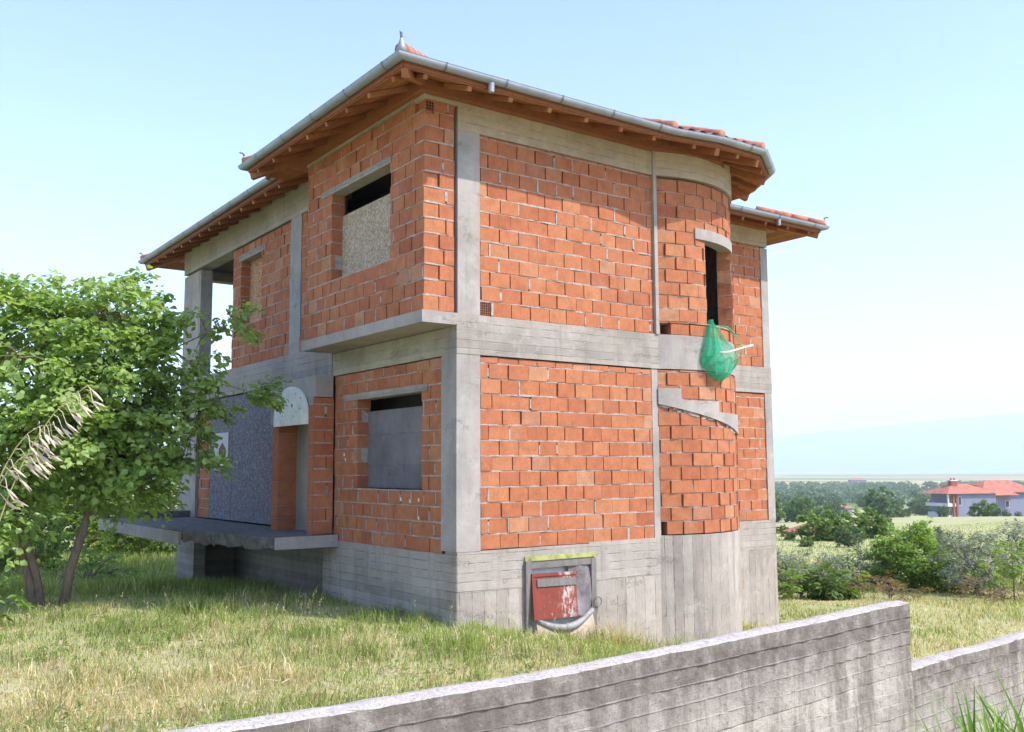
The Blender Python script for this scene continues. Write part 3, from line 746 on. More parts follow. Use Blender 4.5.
# timber wall plate closing the gap between the beam and the eaves
wp_o, wp_i = offset_poly(EV, .66), offset_poly(EV, .86)
for i in range(NE):
    j = (i + 1) % NE; wp = MB(); zz0, zz1 = U0 + SL * .66 - .17, U0 + SL * .66 - .005
    wp.hexa([(*wp_o[i], zz0), (*wp_o[j], zz0), (*wp_i[j], zz0), (*wp_i[i], zz0), (*wp_o[i], zz1), (*wp_o[j], zz1), (*wp_i[j], zz1 + .04), (*wp_i[i], zz1 + .04)], random.uniform(.2, .5)); wp.build('wall_plate', M['wood'], roof)
# rafters, each its own piece
def rafter(p, q, i):
    b = MB(); b.beam((p[0], p[1], U0 - .03), (q[0], q[1], U0 - .03 + SL * np.hypot(q[0] - p[0], q[1] - p[1])), .07, .065, random.uniform(.2, .8)); b.build('rafter', M['wood'], roof)
for i in (0, 1, 2, 3, 4, 5, 6, 9, 10, 11):
    a0, b0 = np.array(EV[i]), np.array(EV[(i + 1) % NE]); e = unit(b0 - a0); nn = np.array([-e[1], e[0]]); L_ = np.linalg.norm(b0 - a0)
    k = max(1, int(L_ / .62))
    if i in (1, 2, 3, 4, 5): k = 1
    for j in range(k):
        u = L_ * (j + .5) / k; rafter(a0 + e * u + nn * .03, a0 + e * u + nn * .98, i)
for i in (0, 2, 3, 4, 5, 7, 9, 11):
    a = np.array(EV[i]); q = inn[i]; b = MB()
    d_ = np.linalg.norm(q - a); b.beam((*(a + (q - a) * .03), U0 - .05), (*q, U0 - .05 + SL * 1.02), .09, .12, .6); b.build('hip_rafter', M['wood'], roof)
# gutters: half round trough swept along each eave, seams every metre
go = offset_poly(EV, -.075); GR = .075
def gutter_run(i):
    a, b_ = go[i], go[(i + 1) % NE]; e = unit(b_ - a); out = np.array([e[1], -e[0]])
    # mitre direction at both ends
    def mitre(k):
        p0, p1, p2 = go[k - 1], go[k], go[(k + 1) % NE]; e1, e2 = unit(p1 - p0), unit(p2 - p1)
        n1 = np.array([e1[1], -e1[0]]); n2 = np.array([e2[1], -e2[0]]); return (n1 + n2) / (1 + n1 @ n2)
    ma, mb_ = mitre(i), mitre((i + 1) % NE)
    g = MB(); prof = [(GR * math.cos(t), GR * math.sin(t)) for t in np.linspace(math.pi, 2 * math.pi, 11)] + [(GR + .006, .008), (GR - .008, .014)]
    inner = [((GR - .006) * math.cos(t), (GR - .006) * math.sin(t)) for t in np.linspace(2 * math.pi, math.pi, 11)]
    pr = prof + inner; n = len(pr)
    vs_ = [(*(a + ma * o_), EZ + .045 + z) for o_, z in pr] + [(*(b_ + mb_ * o_), EZ + .045 + z) for o_, z in pr]
    g.add(vs_, [(j, (j + 1) % n, n + (j + 1) % n, n + j) for j in range(n)])
    gu = g.build('gutter', M['zinc'], roof)
    L_ = np.linalg.norm(b_ - a); k = int(L_ / .95)
    if k > 0 and i not in (7, 8):
        for j in range(1, k + 1):
            s_ = MB(); c = a + e * (L_ * (j - .35) / k)
            P2 = [((GR + .006) * math.cos(t), (GR + .006) * math.sin(t)) for t in np.linspace(math.pi, 2 * math.pi, 11)] + [(GR + .012, .014)]
            m_ = len(P2)
            s_.add([(*(c + out * o_ + e * w_), EZ + .045 + z) for w_ in (-.013, .013) for o_, z in P2], [(q, q + 1, m_ + q + 1, m_ + q) for q in range(m_ - 1)])
            s_.build('gutter_strap', M['zincdark'], gu)
    return gu
guts = [gutter_run(i) for i in range(NE)]
def spout(i, f):
    a, b_ = go[i], go[(i + 1) % NE]; c = a + (b_ - a) * f; s_ = MB(); s_.sweep([(c[0], c[1], EZ - .02), (c[0], c[1], EZ - .15)], [.045, .04], 12); s_.build('gutter_outlet', M['zinc'], guts[i])
spout(0, .285); spout(6, .56)
def finial(i, hgt, r_):
    c = go[i]; s_ = MB(); zz = EZ + .05
    s_.sweep([(c[0], c[1], zz), (c[0], c[1], zz + hgt * .35), (c[0], c[1], zz + hgt * .72), (c[0], c[1], zz + hgt * .8)], [r_, r_ * .72, r_ * .28, r_ * .2], 10)
    d_ = unit(np.array(c) - np.array([4.5, 6.5]))
    s_.sweep([(c[0] + d_[0] * q, c[1] + d_[1] * q, zz + hgt * zq) for q, zq in ((0, .78), (.0, .88), (.03, .96), (.065, .98), (.085, .92), (.06, .88))], [.022, .022, .02, .018, .015, .012], 8)
    s_.build('gutter_finial', M['zinc'], roof, smooth=True)
finial(0, .27, .075); finial(11, .24, .045); finial(7, .22, .045); finial(9, .22, .045)

# hatch framing in the plinth
part('hatch_frame', M['oldwood'], lambda b: (b.box(1.13, 1.225, -.075, .1, -1.9, -.19), b.box(2.36, 2.45, -.07, .1, -1.9, -.22), b.box(1.2, 2.46, -.06, .0, -.30, -.215)))
part('hatch_head', M['lime'], lambda b: b.box(1.14, 2.47, -.038, -.012, -.196, -.128), label='yellow green painted strip over the hatch')
part('hatch_door', M['white'], lambda b: b.box(1.22, 2.36, .05, .08, -1.8, -.22))

# ------------------------------------------------------------------ loose things on and around the house
def mat_red():
    k = NT('flaking_red_paint'); o = k.obj(); n = k.noise(o, 7.0, 6, .75); n2 = k.noise(o, 2.2, 3)
    c = k.mix(k.ramp(n, [(.3, 0.0), (.7, 1.0)]), (.165, .034, .022), (.24, .055, .035))
    x, y, z = k.sep(o)
    mask = k.math('MULTIPLY', k.ramp(k.math('ABSOLUTE', k.math('SUBTRACT', x, .17)), [(.06, 1.0), (.18, 0.0)]), k.ramp(k.noise(k.scale(o, (9, 9, 4)), 2.0, 6, .8), [(.48, 0.0), (.56, 1.0)]))
    edge = k.ramp(k.noise(k.scale(o, (14, 14, 5)), 1.0, 6, .8), [(.62, 0.0), (.67, 1.0)])
    k.base(k.mix(k.math('MAXIMUM', mask, edge), c, (.42, .38, .35))); k.b.inputs['Roughness'].default_value = .6; k.nrm(k.bump(n, .3, .006)); return k.m
gp = -1.28
rp_ = empty('red_panel', (1.68, -.14, -.78))
tag(rp_, 'red painted metal panel with flaking paint, leaning in front of the hatch in the plinth', 'panel')
b = MB(); t_ = rad(1.5)
def tilt(x, z): return (1.635 + (x - 1.68) * math.cos(t_) + (z + .76) * math.sin(t_), -.76 + (z + .76) * math.cos(t_) - (x - 1.68) * math.sin(t_) * .6)
def tb(b, x0, x1, z0, z1, y0, y1):
    q = [tilt(x, z) for z in (z0, z1) for x in (x0, x1, x1, x0)]
    ly = lambda z: -.05 - .09 * (-.38 - z) / .75
    b.hexa([(q[i][0], ly(q[i][1]) + (y0 if i % 4 < 2 else y1), q[i][1]) for i in range(8)])
tb(b, 1.25, 2.07, -1.02, -.38, -.03, -.01); b.build('sheet', mat_red(), rp_)
b = MB(); tb(b, 1.34, 2.05, -.565, -.455, -.05, -.03); b.build('rail', M['oldwood'], rp_)
b = MB(); tb(b, 1.25, 2.10, -.42, -.375, -.045, -.03); tb(b, 1.25, 1.29, -1.02, -.42, -.042, -.03); b.build('rim', mat_red(), rp_)
gb = MB()
for i in range(6):
    for j in range(6):
        pass
nx, nz = 8, 10; pts = []
for j in range(nz + 1):
    for i in range(nx + 1):
        x = 1.95 + .50 * i / nx + (.02 * math.sin(j * 1.1)); z = -1.03 + .74 * j / nz + .02 * math.sin(i * 1.3)
        pts.append((x, -.035 - .02 * math.sin(i * .9 + j * .5) - .02 * (1 - j / nz), z))
k = nx + 1
gb.add(pts + [(x, y + .008, z) for x, y, z in pts], [(j * k + i, j * k + i + 1, (j + 1) * k + i + 1, (j + 1) * k + i) for j in range(nz) for i in range(nx)] +
       [(len(pts) + j * k + i, len(pts) + (j + 1) * k + i, len(pts) + (j + 1) * k + i + 1, len(pts) + j * k + i + 1) for j in range(nz) for i in range(nx)])
gs = gb.build('grey_sheet', mat_simple('crumpled_lead_sheet', (.20, .18, .185), var=.6, sc=6, bump=.5, rough=.6, d=.02), None, (2.2, -.1, -.7), smooth=True)
tag(gs, 'crumpled dull grey sheet propped behind the right side of the red panel', 'sheet')
pb = MB(); nx, nz = 14, 8; pts = []
for j in range(nz + 1):
    for i in range(nx + 1):
        u = i / nx; s_ = j / nz; sag = .16 * (4 * u * (1 - u))
        pts.append((1.27 + 1.06 * u, -.10 - .10 * math.sin(s_ * 3.1) * (.5 + 2 * u * (1 - u)) - .02 * math.sin(u * 9), -1.0 - sag - .5 * s_ * (1 - .2 * u)))
k = nx + 1
pb.add(pts, [(j * k + i, j * k + i + 1, (j + 1) * k + i + 1, (j + 1) * k + i) for j in range(nz) for i in range(nx)])
ps = pb.build('plastic_sheet', mat_simple('yellowed_plastic', (.36, .30, .22), var=.25, sc=4, bump=.3, rough=.4, d=.02), None, (1.8, -.1, -1.2), smooth=True)
tag(ps, 'yellowed plastic sheet sagging below the red panel', 'sheet')
pe = MB(); pe.sweep([(1.28 + 1.04 * u, -.12 - .05 * math.sin(u * 3.1), -1.02 - .17 * 4 * u * (1 - u) + .06 * u) for u in np.linspace(0, 1, 15)], [.035 + .018 * math.sin(u * 3.1) for u in np.linspace(0, 1, 15)], 8)
pe.build('rolled_edge', mat_simple('white_plastic', (.27, .265, .265), var=.5, sc=8, rough=.45), ps, smooth=True)
# wire coil on the frame
wc = MB(); wc.sweep([(2.46 + .07 * math.cos(t), -.09, -.86 + .07 * math.sin(t)) for t in np.linspace(0, 12.2, 40)], [.008] * 40, 6)
tag(wc.build('wire_coil', M['oldwood'], None, (2.46, -.09, -.86)), 'small coil of rusty wire hanging on the right post of the hatch', 'wire')

# sign on the entrance board
sg = empty('sign', (-.02, 9.55, 1.6))
tag(sg, 'small white sign with a house picture fixed to the grey entrance boards', 'sign')
b = MB(); b.box(-.018, -.002, 9.15, 10.05, 1.13, 1.95); b.build('panel', mat_simple('white_sign', (.5, .5, .5), var=.08, sc=4), sg)
b = MB(); b.box(-.022, -.018, 9.2, 10.0, 1.17, 1.32); b.build('text_strip', mat_simple('grey_print', (.28, .30, .36), var=.1), sg)
b = MB(); b.box(-.026, -.022, 9.28, 9.92, 1.215, 1.275); b.build('text_line', mat_simple('white_print', (.6, .6, .62), var=.3, sc=30), sg)
b = MB(); b.add([(-.024, 9.3, 1.42), (-.024, 9.72, 1.42), (-.024, 9.72, 1.60), (-.024, 9.51, 1.74), (-.024, 9.3, 1.60), (-.016, 9.3, 1.42), (-.016, 9.72, 1.42), (-.016, 9.72, 1.60), (-.016, 9.51, 1.74), (-.016, 9.3, 1.60)],
      [(0, 1, 2, 3, 4), (9, 8, 7, 6, 5)] + [(i, i + 5, (i + 1) % 5 + 5, (i + 1) % 5) for i in range(5)]); b.build('house_picture', mat_simple('brown_print', (.20, .09, .06), var=.1), sg)

# green net with its pole hung from the turret window
def mat_net():
    k = NT('green_netting'); o = k.obj()
    n = k.noise(o, 12.0, 4); k.base(k.mix(k.ramp(n, [(.3, 0.0), (.7, 1.0)]), (.04, .46, .24), (.09, .62, .38)))
    k.b.inputs['Roughness'].default_value = .6
    tr = k.node('BsdfTransparent'); tl2 = k.node('BsdfTranslucent', Color=(.03, .5, .25))
    m1 = k.node('MixShader', Fac=.45, i1=k.b.outputs[0], i2=tl2)
    u = k.attr('Col', out=2)
    m2 = k.node('MixShader', Fac=k.ramp(k.noise(o, 4.0, 4, .6), [(.32, .22), (.62, .58)]), i1=m1, i2=tr); k.t.links.new(m2, k.out.inputs[0]); return k.m
NTm = mat_net()
an = rad(-76); nd = np.array([math.cos(an), math.sin(an), 0]); td = np.array([1.0, 0, 0]); ndn = np.array([td[1], -td[0], 0])
N0 = np.array([TC[0] + math.cos(an) * TR, TC[1] + math.sin(an) * TR, 3.1]) + nd * .12
net = empty('net', N0)
tag(net, 'bright green net bag with a pale pole, hanging from the turret window', 'net')
ppm = 62.0
def npt(px, py, w_):  return N0 + td * ((px - 727) / 50) + ndn * w_ + np.array([0, 0, (350 - py) / ppm])
def netsheet(rows, seed, bulge, folds):
    n = 22; pts = []
    for r, (y, xl, xr, yl) in enumerate(rows):
        for i in range(n + 1):
            u = i / n; w_ = bulge[r] * math.sin(math.pi * u) + folds * (math.sin(u * 17 + seed + r * .7) + .6 * math.sin(u * 31 + r * 1.9 + seed)) * min(1, (r + 1) / 3)
            pts.append(npt(xl + (xr - xl) * u, y + yl * math.sin(math.pi * u), w_))
    k = n + 1; g = MB(); g.add(pts, [(j * k + i, j * k + i + 1, (j + 1) * k + i + 1, (j + 1) * k + i) for j in range(len(rows) - 1) for i in range(n)]); return g
rows1 = [(319, 707, 709, 0), (326, 705, 716, 1), (334, 703, 724, 1), (342, 701, 733, 2), (350, 698, 739, 2), (357, 696, 739, 3), (365, 696.5, 736, 3), (371, 699, 732, 4), (376, 704, 727, 4), (379, 709, 722, 3)]
netsheet(rows1, 0, [.02, .04, .07, .09, .11, .14, .16, .14, .10, .04], .035).build('mesh_bag', NTm, net, smooth=True)
rows2 = [(355, 696, 738, 2), (361, 696, 737, 3), (368, 698, 734, 4), (375, 703, 728, 4), (379, 709, 722, 3)]
netsheet(rows2, 2, [.04, .10, .12, .08, .02], .03).build('mesh_bag', NTm, net, smooth=True)
rows3 = [(318, 706, 709, 0), (330, 702, 711, 0), (342, 699, 713, 0), (352, 697, 712, 0), (358, 696, 706, 0)]
netsheet(rows3, 4, [.06, .10, .14, .18, .2], .02).build('mesh_fold', NTm, net, smooth=True)
b = MB(); b.sweep([npt(713, 324, .06), npt(722, 325.5, .12), npt(730, 331, .12), npt(736, 338, .12), npt(740, 346, .12), npt(738, 356, .1), npt(730, 368, .1)], [.010, .02, .014, .012, .014, .014, .012], 7); b.build('net_cord', NTm, net, smooth=True)
b = MB(); b.sweep([npt(704, 354.5, .26), npt(714, 353.2, .27), npt(735, 346.5, .25), npt(747, 342.8, .23)], [.014, .016, .017, .019], 9); b.build('pole', mat_simple('pale_wood', (.68, .62, .56), var=.1), net, smooth=True)

# ------------------------------------------------------------------ boundary walls (board cast, two levels)
def cast_wall(name, X0, X1, yfn, ztop, zlow, th, seed, label, bh=.096):
    rs = random.Random(seed); g = MB(); n = int((X1 - X0) / .06); xs = [X0 + (X1 - X0) * i / n for i in range(n + 1)]
    rowsz = [0.0]
    while rowsz[-1] < zlow: rowsz.append(rowsz[-1] + bh * rs.uniform(.85, 1.15))
    off = [rs.gauss(0, .0028) for _ in rowsz]; tn = [rs.random() for _ in rowsz]
    wobs = [rs.uniform(0, 6) for _ in rowsz]
    def front_y(x, r, e):
        return yfn(x) - off[r] + e + .004 * math.sin(x * 1.1 + wobs[r]) + rs.uniform(-.0025, .0025)
    prevrow = None
    # top: slightly crowned and crumbly
    tops = [ztop(x) + rs.uniform(-.0025, .0025) for x in xs]; topb = [ztop(x) + rs.uniform(-.003, .003) for x in xs]
    loops = []
    for r in range(len(rowsz) - 1):
        z0, z1 = rowsz[r], rowsz[r + 1]
        lg = rs.choice((-.010, -.008, -.006, -.004, .004))
        for kk, (dz, e) in enumerate(((z0 + .000, .007 if r == 0 else lg), (z0 + .006, .0), ((z0 + z1) / 2, rs.uniform(-.002, .002)), (z1 - .006, .0), (z1, .004))):
            if kk == 4 and r < len(rowsz) - 2: continue
            if kk == 0 and r == 0: e = .012
            loops.append(([(x, front_y(x, r, e + (rs.uniform(-.005, .005) if kk in (0,) else 0)), ztop(x) * 1.0 - dz + rs.uniform(-.0018, .0018) + (0 if r else (tops[i] - ztop(x)))) for i, x in enumerate(xs)], tn[r]))
    back0 = [(x, yfn(x) + th - .01, topb[i] - .004) for i, x in enumerate(xs)]
    mid = [(x, yfn(x) + th * .5, (tops[i] + topb[i]) / 2 + .008 + rs.uniform(-.002, .002)) for i, x in enumerate(xs)]
    back1 = [(x, yfn(x) + th, topb[i] - .02) for i, x in enumerate(xs)]; back2 = [(x, yfn(x) + th, ztop(x) - zlow) for x in xs]
    seq = [(back2, .5), (back1, .5), (back0, .5), (mid, .5)] + loops
    vs_ = []; k = n + 1
    for l, _ in seq: vs_ += l
    base = len(g.v); g.v += [tuple(q) for q in vs_]
    for r in range(len(seq) - 1):
        for i in range(n):
            g.f.append((base + r * k + i, base + (r + 1) * k + i, base + (r + 1) * k + i + 1, base + r * k + i + 1)); g.t.append(seq[r + 1][1]); g.r.append(ztop(xs[i]) if ztop(xs[i]) != 0 else .001)
    for i in (0, n):   # ends
        lp = [base + r * k + i for r in range(len(seq))]; g.f.append(tuple(lp if i == 0 else lp[::-1])); g.t.append(.5); g.r.append(ztop(xs[i]))
    o = g.build(name, M['wall'], None); tag(o, label, 'wall'); return o
yw = lambda x: -6.98 + (x + .39) * .0768
def zt1(x): return float(np.interp(x, [-9, -5.86, -4.37, -3.7, -2.8, -1.8, -.36], [.12, .10, .069, .064, .070, .080, .10])) + .002 * math.sin(x * 5.1)
cast_wall('boundary_wall', -9.0, -.34, yw, zt1, 2.2, .17, 5, 'board marked concrete wall with dark stains along the bottom of the view, higher of the two')
cast_wall('boundary_wall', -.33, 9.0, lambda x: yw(x) + .012, lambda x: -.402 + .005 * math.sin(x * 4) - .0 * x, 2.2, .17, 8, 'lower stretch of concrete wall stepping down at the far right')

# ------------------------------------------------------------------ vegetation
def ellipsoid_pts(n, c, r, lo=.45, hi=1.0, zmin=-1.0):
    d = unit(RNG.normal(size=(n * 2, 3))); d = d[d[:, 2] > zmin][:n]
    s = RNG.uniform(lo ** 2, hi ** 2, len(d)) ** .5
    return d * s[:, None], d

def make_tree(name, label, cat, base, env, trunks, ntw, per, tl, ls, aspect, cols, mat=None, bark='bark', droop=.25, group=None, limbs=14, layer=.6, trunk_r=.12, tip=.75, twigs=True, off=None):
    """env: list of (right, ahead, up, r_right, r_ahead, r_up, weight) relative to base, axes as the photographer sees them"""
    base = np.array(base, float); root = empty(name, base); tag(root, label, cat, group)
    ax = np.array([[R2[0], R2[1], 0], [F2[0], F2[1], 0], [0, 0, 1.0]])
    W_ = np.array([e[6] for e in env]); W_ = W_ / W_.sum()
    P = []; D = []
    for e, wgt in zip(env, W_):
        k = max(3, int(ntw * wgt)); s, d = ellipsoid_pts(k, None, None, .5, 1.05)
        P.append((np.array(e[:3]) + s * np.array(e[3:6])) @ ax + base); D.append(d @ ax)
    P = np.concatenate(P); D = np.concatenate(D)
    keep = P[:, 2] > base[2] + .12; P = P[keep]; D = D[keep]
    D[:, 2] = D[:, 2] * .5 - droop * RNG.uniform(.2, 1, len(D)); D = unit(D + RNG.normal(0, .25, D.shape))
    # wood
    tb_ = MB(); nodes = []
    for tr in trunks:
        pth = [np.array(q[:3]) @ ax + base for q in tr]; rr_ = [q[3] for q in tr]
        tb_.sweep(pth, rr_, 9); 
        for i in range(len(pth) - 1):
            for t in np.linspace(.3, 1, 4): nodes.append((pth[i] + (pth[i + 1] - pth[i]) * t, rr_[i] + (rr_[i + 1] - rr_[i]) * t))
    NP = np.array([q[0] for q in nodes]); NR = [q[1] for q in nodes]
    idx = RNG.choice(len(P), min(limbs, len(P)), replace=False); limbpts = []; limbr = []
    for i in idx:
        j = int(np.argmin(np.linalg.norm(NP - P[i], axis=1) + .6 * np.maximum(0, NP[:, 2] - P[i, 2] + .2))); a = NP[j]; q = P[i]; r0 = min(NR[j] * .7, trunk_r * .5)
        m1 = a + (q - a) * .33 + np.array([0, 0, .1 * np.linalg.norm(q - a)]) + RNG.normal(0, .05, 3); m2 = a + (q - a) * .68 + np.array([0, 0, .12 * np.linalg.norm(q - a)]) + RNG.normal(0, .07, 3)
        tb_.sweep([a, m1, m2, q], [r0, r0 * .75, r0 * .5, r0 * .22], 6)
        for t, p in ((.33, m1), (.68, m2), (.85, (m2 + q) / 2), (1, q)): limbpts.append(p); limbr.append(r0 * (1.05 - t * .75))
    if limbpts: NP2 = np.array(limbpts)
    else: NP2 = NP
    if twigs:
        for i in range(len(P)):
            j = int(np.argmin(np.linalg.norm(NP2 - P[i], axis=1))); a = NP2[j]
            if np.linalg.norm(a - P[i]) > 3 * tl + .6 and i % 3: continue
            r0 = .012 * max(1, trunk_r / .1) ** .5
            tb_.sweep([a, (a + P[i]) / 2 + np.array([0, 0, .06]), P[i], P[i] + D[i] * tl * .9], [r0, r0 * .75, r0 * .5, r0 * .15], 4, cap=False)
    tb_.build('trunk', M[bark], root, smooth=True)
    # leaves along each twig, in layered sprays
    n = len(P) * per; I = np.repeat(np.arange(len(P)), per); t = RNG.uniform(0, 1, n)
    Dn = D[I]; side = unit(np.cross(Dn, np.array([0, 0, 1.0])) + 1e-6); upv = np.cross(side, Dn)
    sgn = RNG.choice([-1, 1], n)[:, None]
    ctr = P[I] + Dn * (t * tl)[:, None] + np.array([0, 0, -1.0]) * (droop * .5 * tl * t ** 2)[:, None] + side * RNG.normal(0, tl * .22, n)[:, None] + upv * RNG.normal(0, tl * .22 * (1 - layer), n)[:, None]
    ld = unit(Dn * RNG.uniform(.2, .9, n)[:, None] + side * sgn * RNG.uniform(.4, 1, n)[:, None] + np.array([0, 0, -1.0]) * (droop * RNG.uniform(0, 1.6, n))[:, None] + RNG.normal(0, .15, (n, 3)))
    nn = unit(upv * layer + np.array([0, 0, .5]) + RNG.normal(0, .45, (n, 3)))
    c0, c1, c2 = (np.array(q) for q in cols)
    mixv = RNG.uniform(0, 1, n)[:, None]; tw = (RNG.uniform(0, 1, len(P)) ** 1.5)[I][:, None]
    col = (c0 * (1 - mixv) + c1 * mixv) * (1 - tw * .6) + c2 * tw * .6; col = col * RNG.uniform(.8, 1.2, n)[:, None]
    L_ = ls * RNG.uniform(.65, 1.25, n)
    leaves('crown', ctr, ld, nn, L_, L_ * aspect, col, mat or M['leaf'], root, tip)
    return root
def gzp(p): return float(gz(p[0], p[1]))
def lefts(px, depth, **k): return cw(depth, (px - 512) / 960 * depth)

# the broad-leaved tree left of the house
tb0 = lefts(42, 15.5); tb0[2] = gzp(tb0) - .05
BT = make_tree('broadleaf_tree', 'large bright green broad leaved tree with two leaning trunks left of the house', 'tree', tb0,
    [(-.2, .0, 3.6, 1.75, 1.6, 1.45, 2.7), (.9, .2, 3.8, 1.1, 1.0, 1.05, 1.3), (-1.7, .0, 3.8, 1.5, 1.4, 1.35, 1.4), (1.35, .2, 2.75, .85, .75, .85, 1.1), (.4, -.2, 2.6, 1.2, 1.1, .85, 1.1), (-1.1, -.2, 2.3, 1.2, 1.1, .95, 1.1),
     (1.3, .3, 1.95, .5, .45, .32, .3), (-.6, -.5, 1.6, .9, .6, .5, .45), (2.15, .3, 3.15, .5, .28, .2, .2), (1.9, .2, 4.0, .5, .3, .22, .22), (2.5, .3, 4.75, .6, .22, .13, .17), (2.8, .4, 3.4, .6, .2, .12, .17), (2.1, .3, 2.3, .45, .28, .15, .16),
     (.5, .1, 4.95, 1.2, .9, .42, .6), (-1.0, 0, 4.9, 1.1, .9, .45, .6), (1.3, .1, 4.75, .6, .5, .25, .25)],
    [[(0, 0, 0, .085), (-.12, .02, .6, .07), (-.32, .05, 1.4, .06), (-.35, .1, 2.4, .048), (-.1, 0, 3.6, .03)], [(.1, .05, 0, .075), (.02, .02, .5, .062), (-.18, -.1, 1.3, .052), (-.9, -.1, 2.6, .07), (-1.3, 0, 3.8, .05)],
     [(.42, .1, .0, .085), (.5, .12, .6, .075), (.72, .2, 1.5, .065), (.9, .2, 2.4, .045), (1.3, .3, 3.5, .025)]],
    700, 46, .55, .114, .82, [(.215, .345, .09), (.31, .455, .13), (.43, .56, .22)], droop=.33, limbs=42, layer=.5, trunk_r=.12)

# shrubs and hedge behind that tree, beyond the house's far corner
def shrub(base, label, r_, h_, cols, n, ls, name='shrub', cat='shrub', asp=.6, per=26, mat=None, group=None, tl=.4, env=None):
    base = np.array([base[0], base[1], gzp(base)])
    env = env or [(0, 0, h_ * .5, r_, r_, h_ * .52, 2), (r_ * .5, 0, h_ * .4, r_ * .6, r_ * .6, h_ * .4, 1), (-r_ * .55, .1, h_ * .42, r_ * .55, r_ * .6, h_ * .42, 1)]
    return make_tree(name, label, cat, base, env, [[(0, 0, 0, .03 * r_), (.05 * r_, 0, h_ * .4, .022 * r_), (.0, .1 * r_, h_ * .75, .01 * r_)], [(.06 * r_, 0, 0, .026 * r_), (.15 * r_, 0, h_ * .4, .018 * r_), (.25 * r_, .1 * r_, h_ * .7, .007 * r_)]], n, per, tl, ls, asp, cols, mat=mat, group=group, limbs=8, trunk_r=.03 * r_, droop=.15)
YG = [(.15, .25, .04), (.22, .34, .055), (.30, .42, .09)]; DG = [(.085, .15, .05), (.13, .21, .065), (.18, .27, .085)]; MG = [(.14, .245, .055), (.20, .325, .075), (.27, .39, .11)]
shrub(lefts(165, 36), 'yellow green sunlit shrub between the tree and the porch slab', 2.0, 4.4, YG, 330, .16)
shrub(lefts(118, 38), 'yellow green bush behind the trunks of the big tree, left of the porch slab', 2.1, 3.8, YG, 330, .16)
shrub(lefts(60, 36), 'mid green bush directly behind the tree trunks', 2.0, 3.4, MG, 280, .16)
shrub(lefts(2, 28), 'mid green bush at the far left edge behind the tree', 1.8, 3.4, MG, 260, .15)
shrub(lefts(-60, 27), 'dark green bush beyond the left edge of the view', 1.8, 3.4, DG, 110, .14)
shrub(lefts(135, 34), 'low weedy bush seen below the outer porch slab edge', 1.5, 1.7, YG, 170, .13)
shrub(lefts(95, 23.5), 'low green undergrowth right of the tree trunks', .9, .9, MG, 70, .09)
shrub(lefts(205, 33), 'dark green bush behind the corner column of the house', 1.8, 3.6, DG, 120, .13)
# leafy seedling at the left edge
shrub(lefts(-2, 13.5), 'pale green seedling with long leaves at the left edge of the grass', .30, .75, [(.14, .26, .05), (.20, .34, .08), (.26, .4, .1)], 14, .16, name='seedling', cat='plant', asp=.36, per=9, tl=.2)

# right hand side: olives, poplar-like bush, young trees
OL = [(.235, .28, .19), (.30, .345, .24), (.38, .42, .30)]
def olive(px, depth, r_, h_, label, n=115, cols=OL):
    b_ = lefts(px, depth); b_[2] = gzp(b_) - .05
    return make_tree('olive_tree', label, 'olive tree', b_, [(0, 0, h_ * .58, r_, r_ * .9, h_ * .42, 2), (r_ * .5, 0, h_ * .52, r_ * .65, r_ * .6, h_ * .34, 1), (-r_ * .5, 0, h_ * .5, r_ * .65, r_ * .6, h_ * .34, 1)],
        [[(0, 0, 0, .16), (.05, 0, h_ * .22, .12), (-.2, 0, h_ * .45, .07), (-.4, 0, h_ * .7, .03)], [(.05, 0, h_ * .1, .11), (.2, 0, h_ * .3, .08), (.5, .1, h_ * .6, .03)]], n, 44, .36, .11, .34, cols, mat=M['olive'], bark='bark_grey', droop=.1, limbs=14, layer=.2, group='olive trees at the field edge')
olive(800, 33, 1.1, 1.25, 'grey green olive tree right of the house corner, behind the dark leafy shrubs')
olive(852, 34, 1.0, 1.3, 'grey green olive tree left of the bright green bush')
olive(968, 31, 1.1, 2.15, 'silvery olive tree with a visible trunk right of the bright green bush')
olive(1018, 36, 1.35, 2.3, 'large grey olive tree at the right edge of the field')
olive(1062, 33, 1.5, 2.6, 'olive tree beyond the right edge of the view')
olive(757, 34, 1.2, 1.4, 'olive tree hidden behind the house corner')
olive(938, 40, 1.1, 2.0, 'darker olive tree half hidden behind the bright green bush', cols=[(.11, .15, .085), (.15, .19, .11), (.2, .24, .15)])
b_ = lefts(905, 33); b_[2] = gzp(b_) - .05
make_tree('bushy_tree', 'bright green bushy tree standing between the grey olives', 'tree', b_, [(0, 0, 1.2, .85, .8, 1.0, 2), (.5, 0, .9, .65, .65, .8, 1.2), (-.55, 0, 1.05, .55, .55, .8, 1), (.1, 0, 2.0, .4, .35, .35, .35)],
    [[(0, 0, 0, .09), (.05, 0, 1.0, .06), (0, .1, 2.3, .02)], [(.3, 0, 0, .08), (.4, 0, 1.0, .05), (.5, .1, 1.8, .02)]], 230, 40, .42, .12, .55, [(.18, .31, .06), (.26, .41, .085), (.35, .49, .13)], limbs=16, droop=.15, layer=.3, trunk_r=.09)
shrub(lefts(820, 30), 'dark glossy leaved shrub in the field left of the bright green tree', .5, .95, DG, 60, .22, asp=.42, per=16)
shrub(lefts(784, 30), 'small yellow green shrub right beside the corner of the house', .45, .95, YG, 44, .12, per=18)
shrub(lefts(941, 32), 'low bright green shrub leaning on the right of the bushy tree', .6, 1.35, MG, 60, .12, per=22)
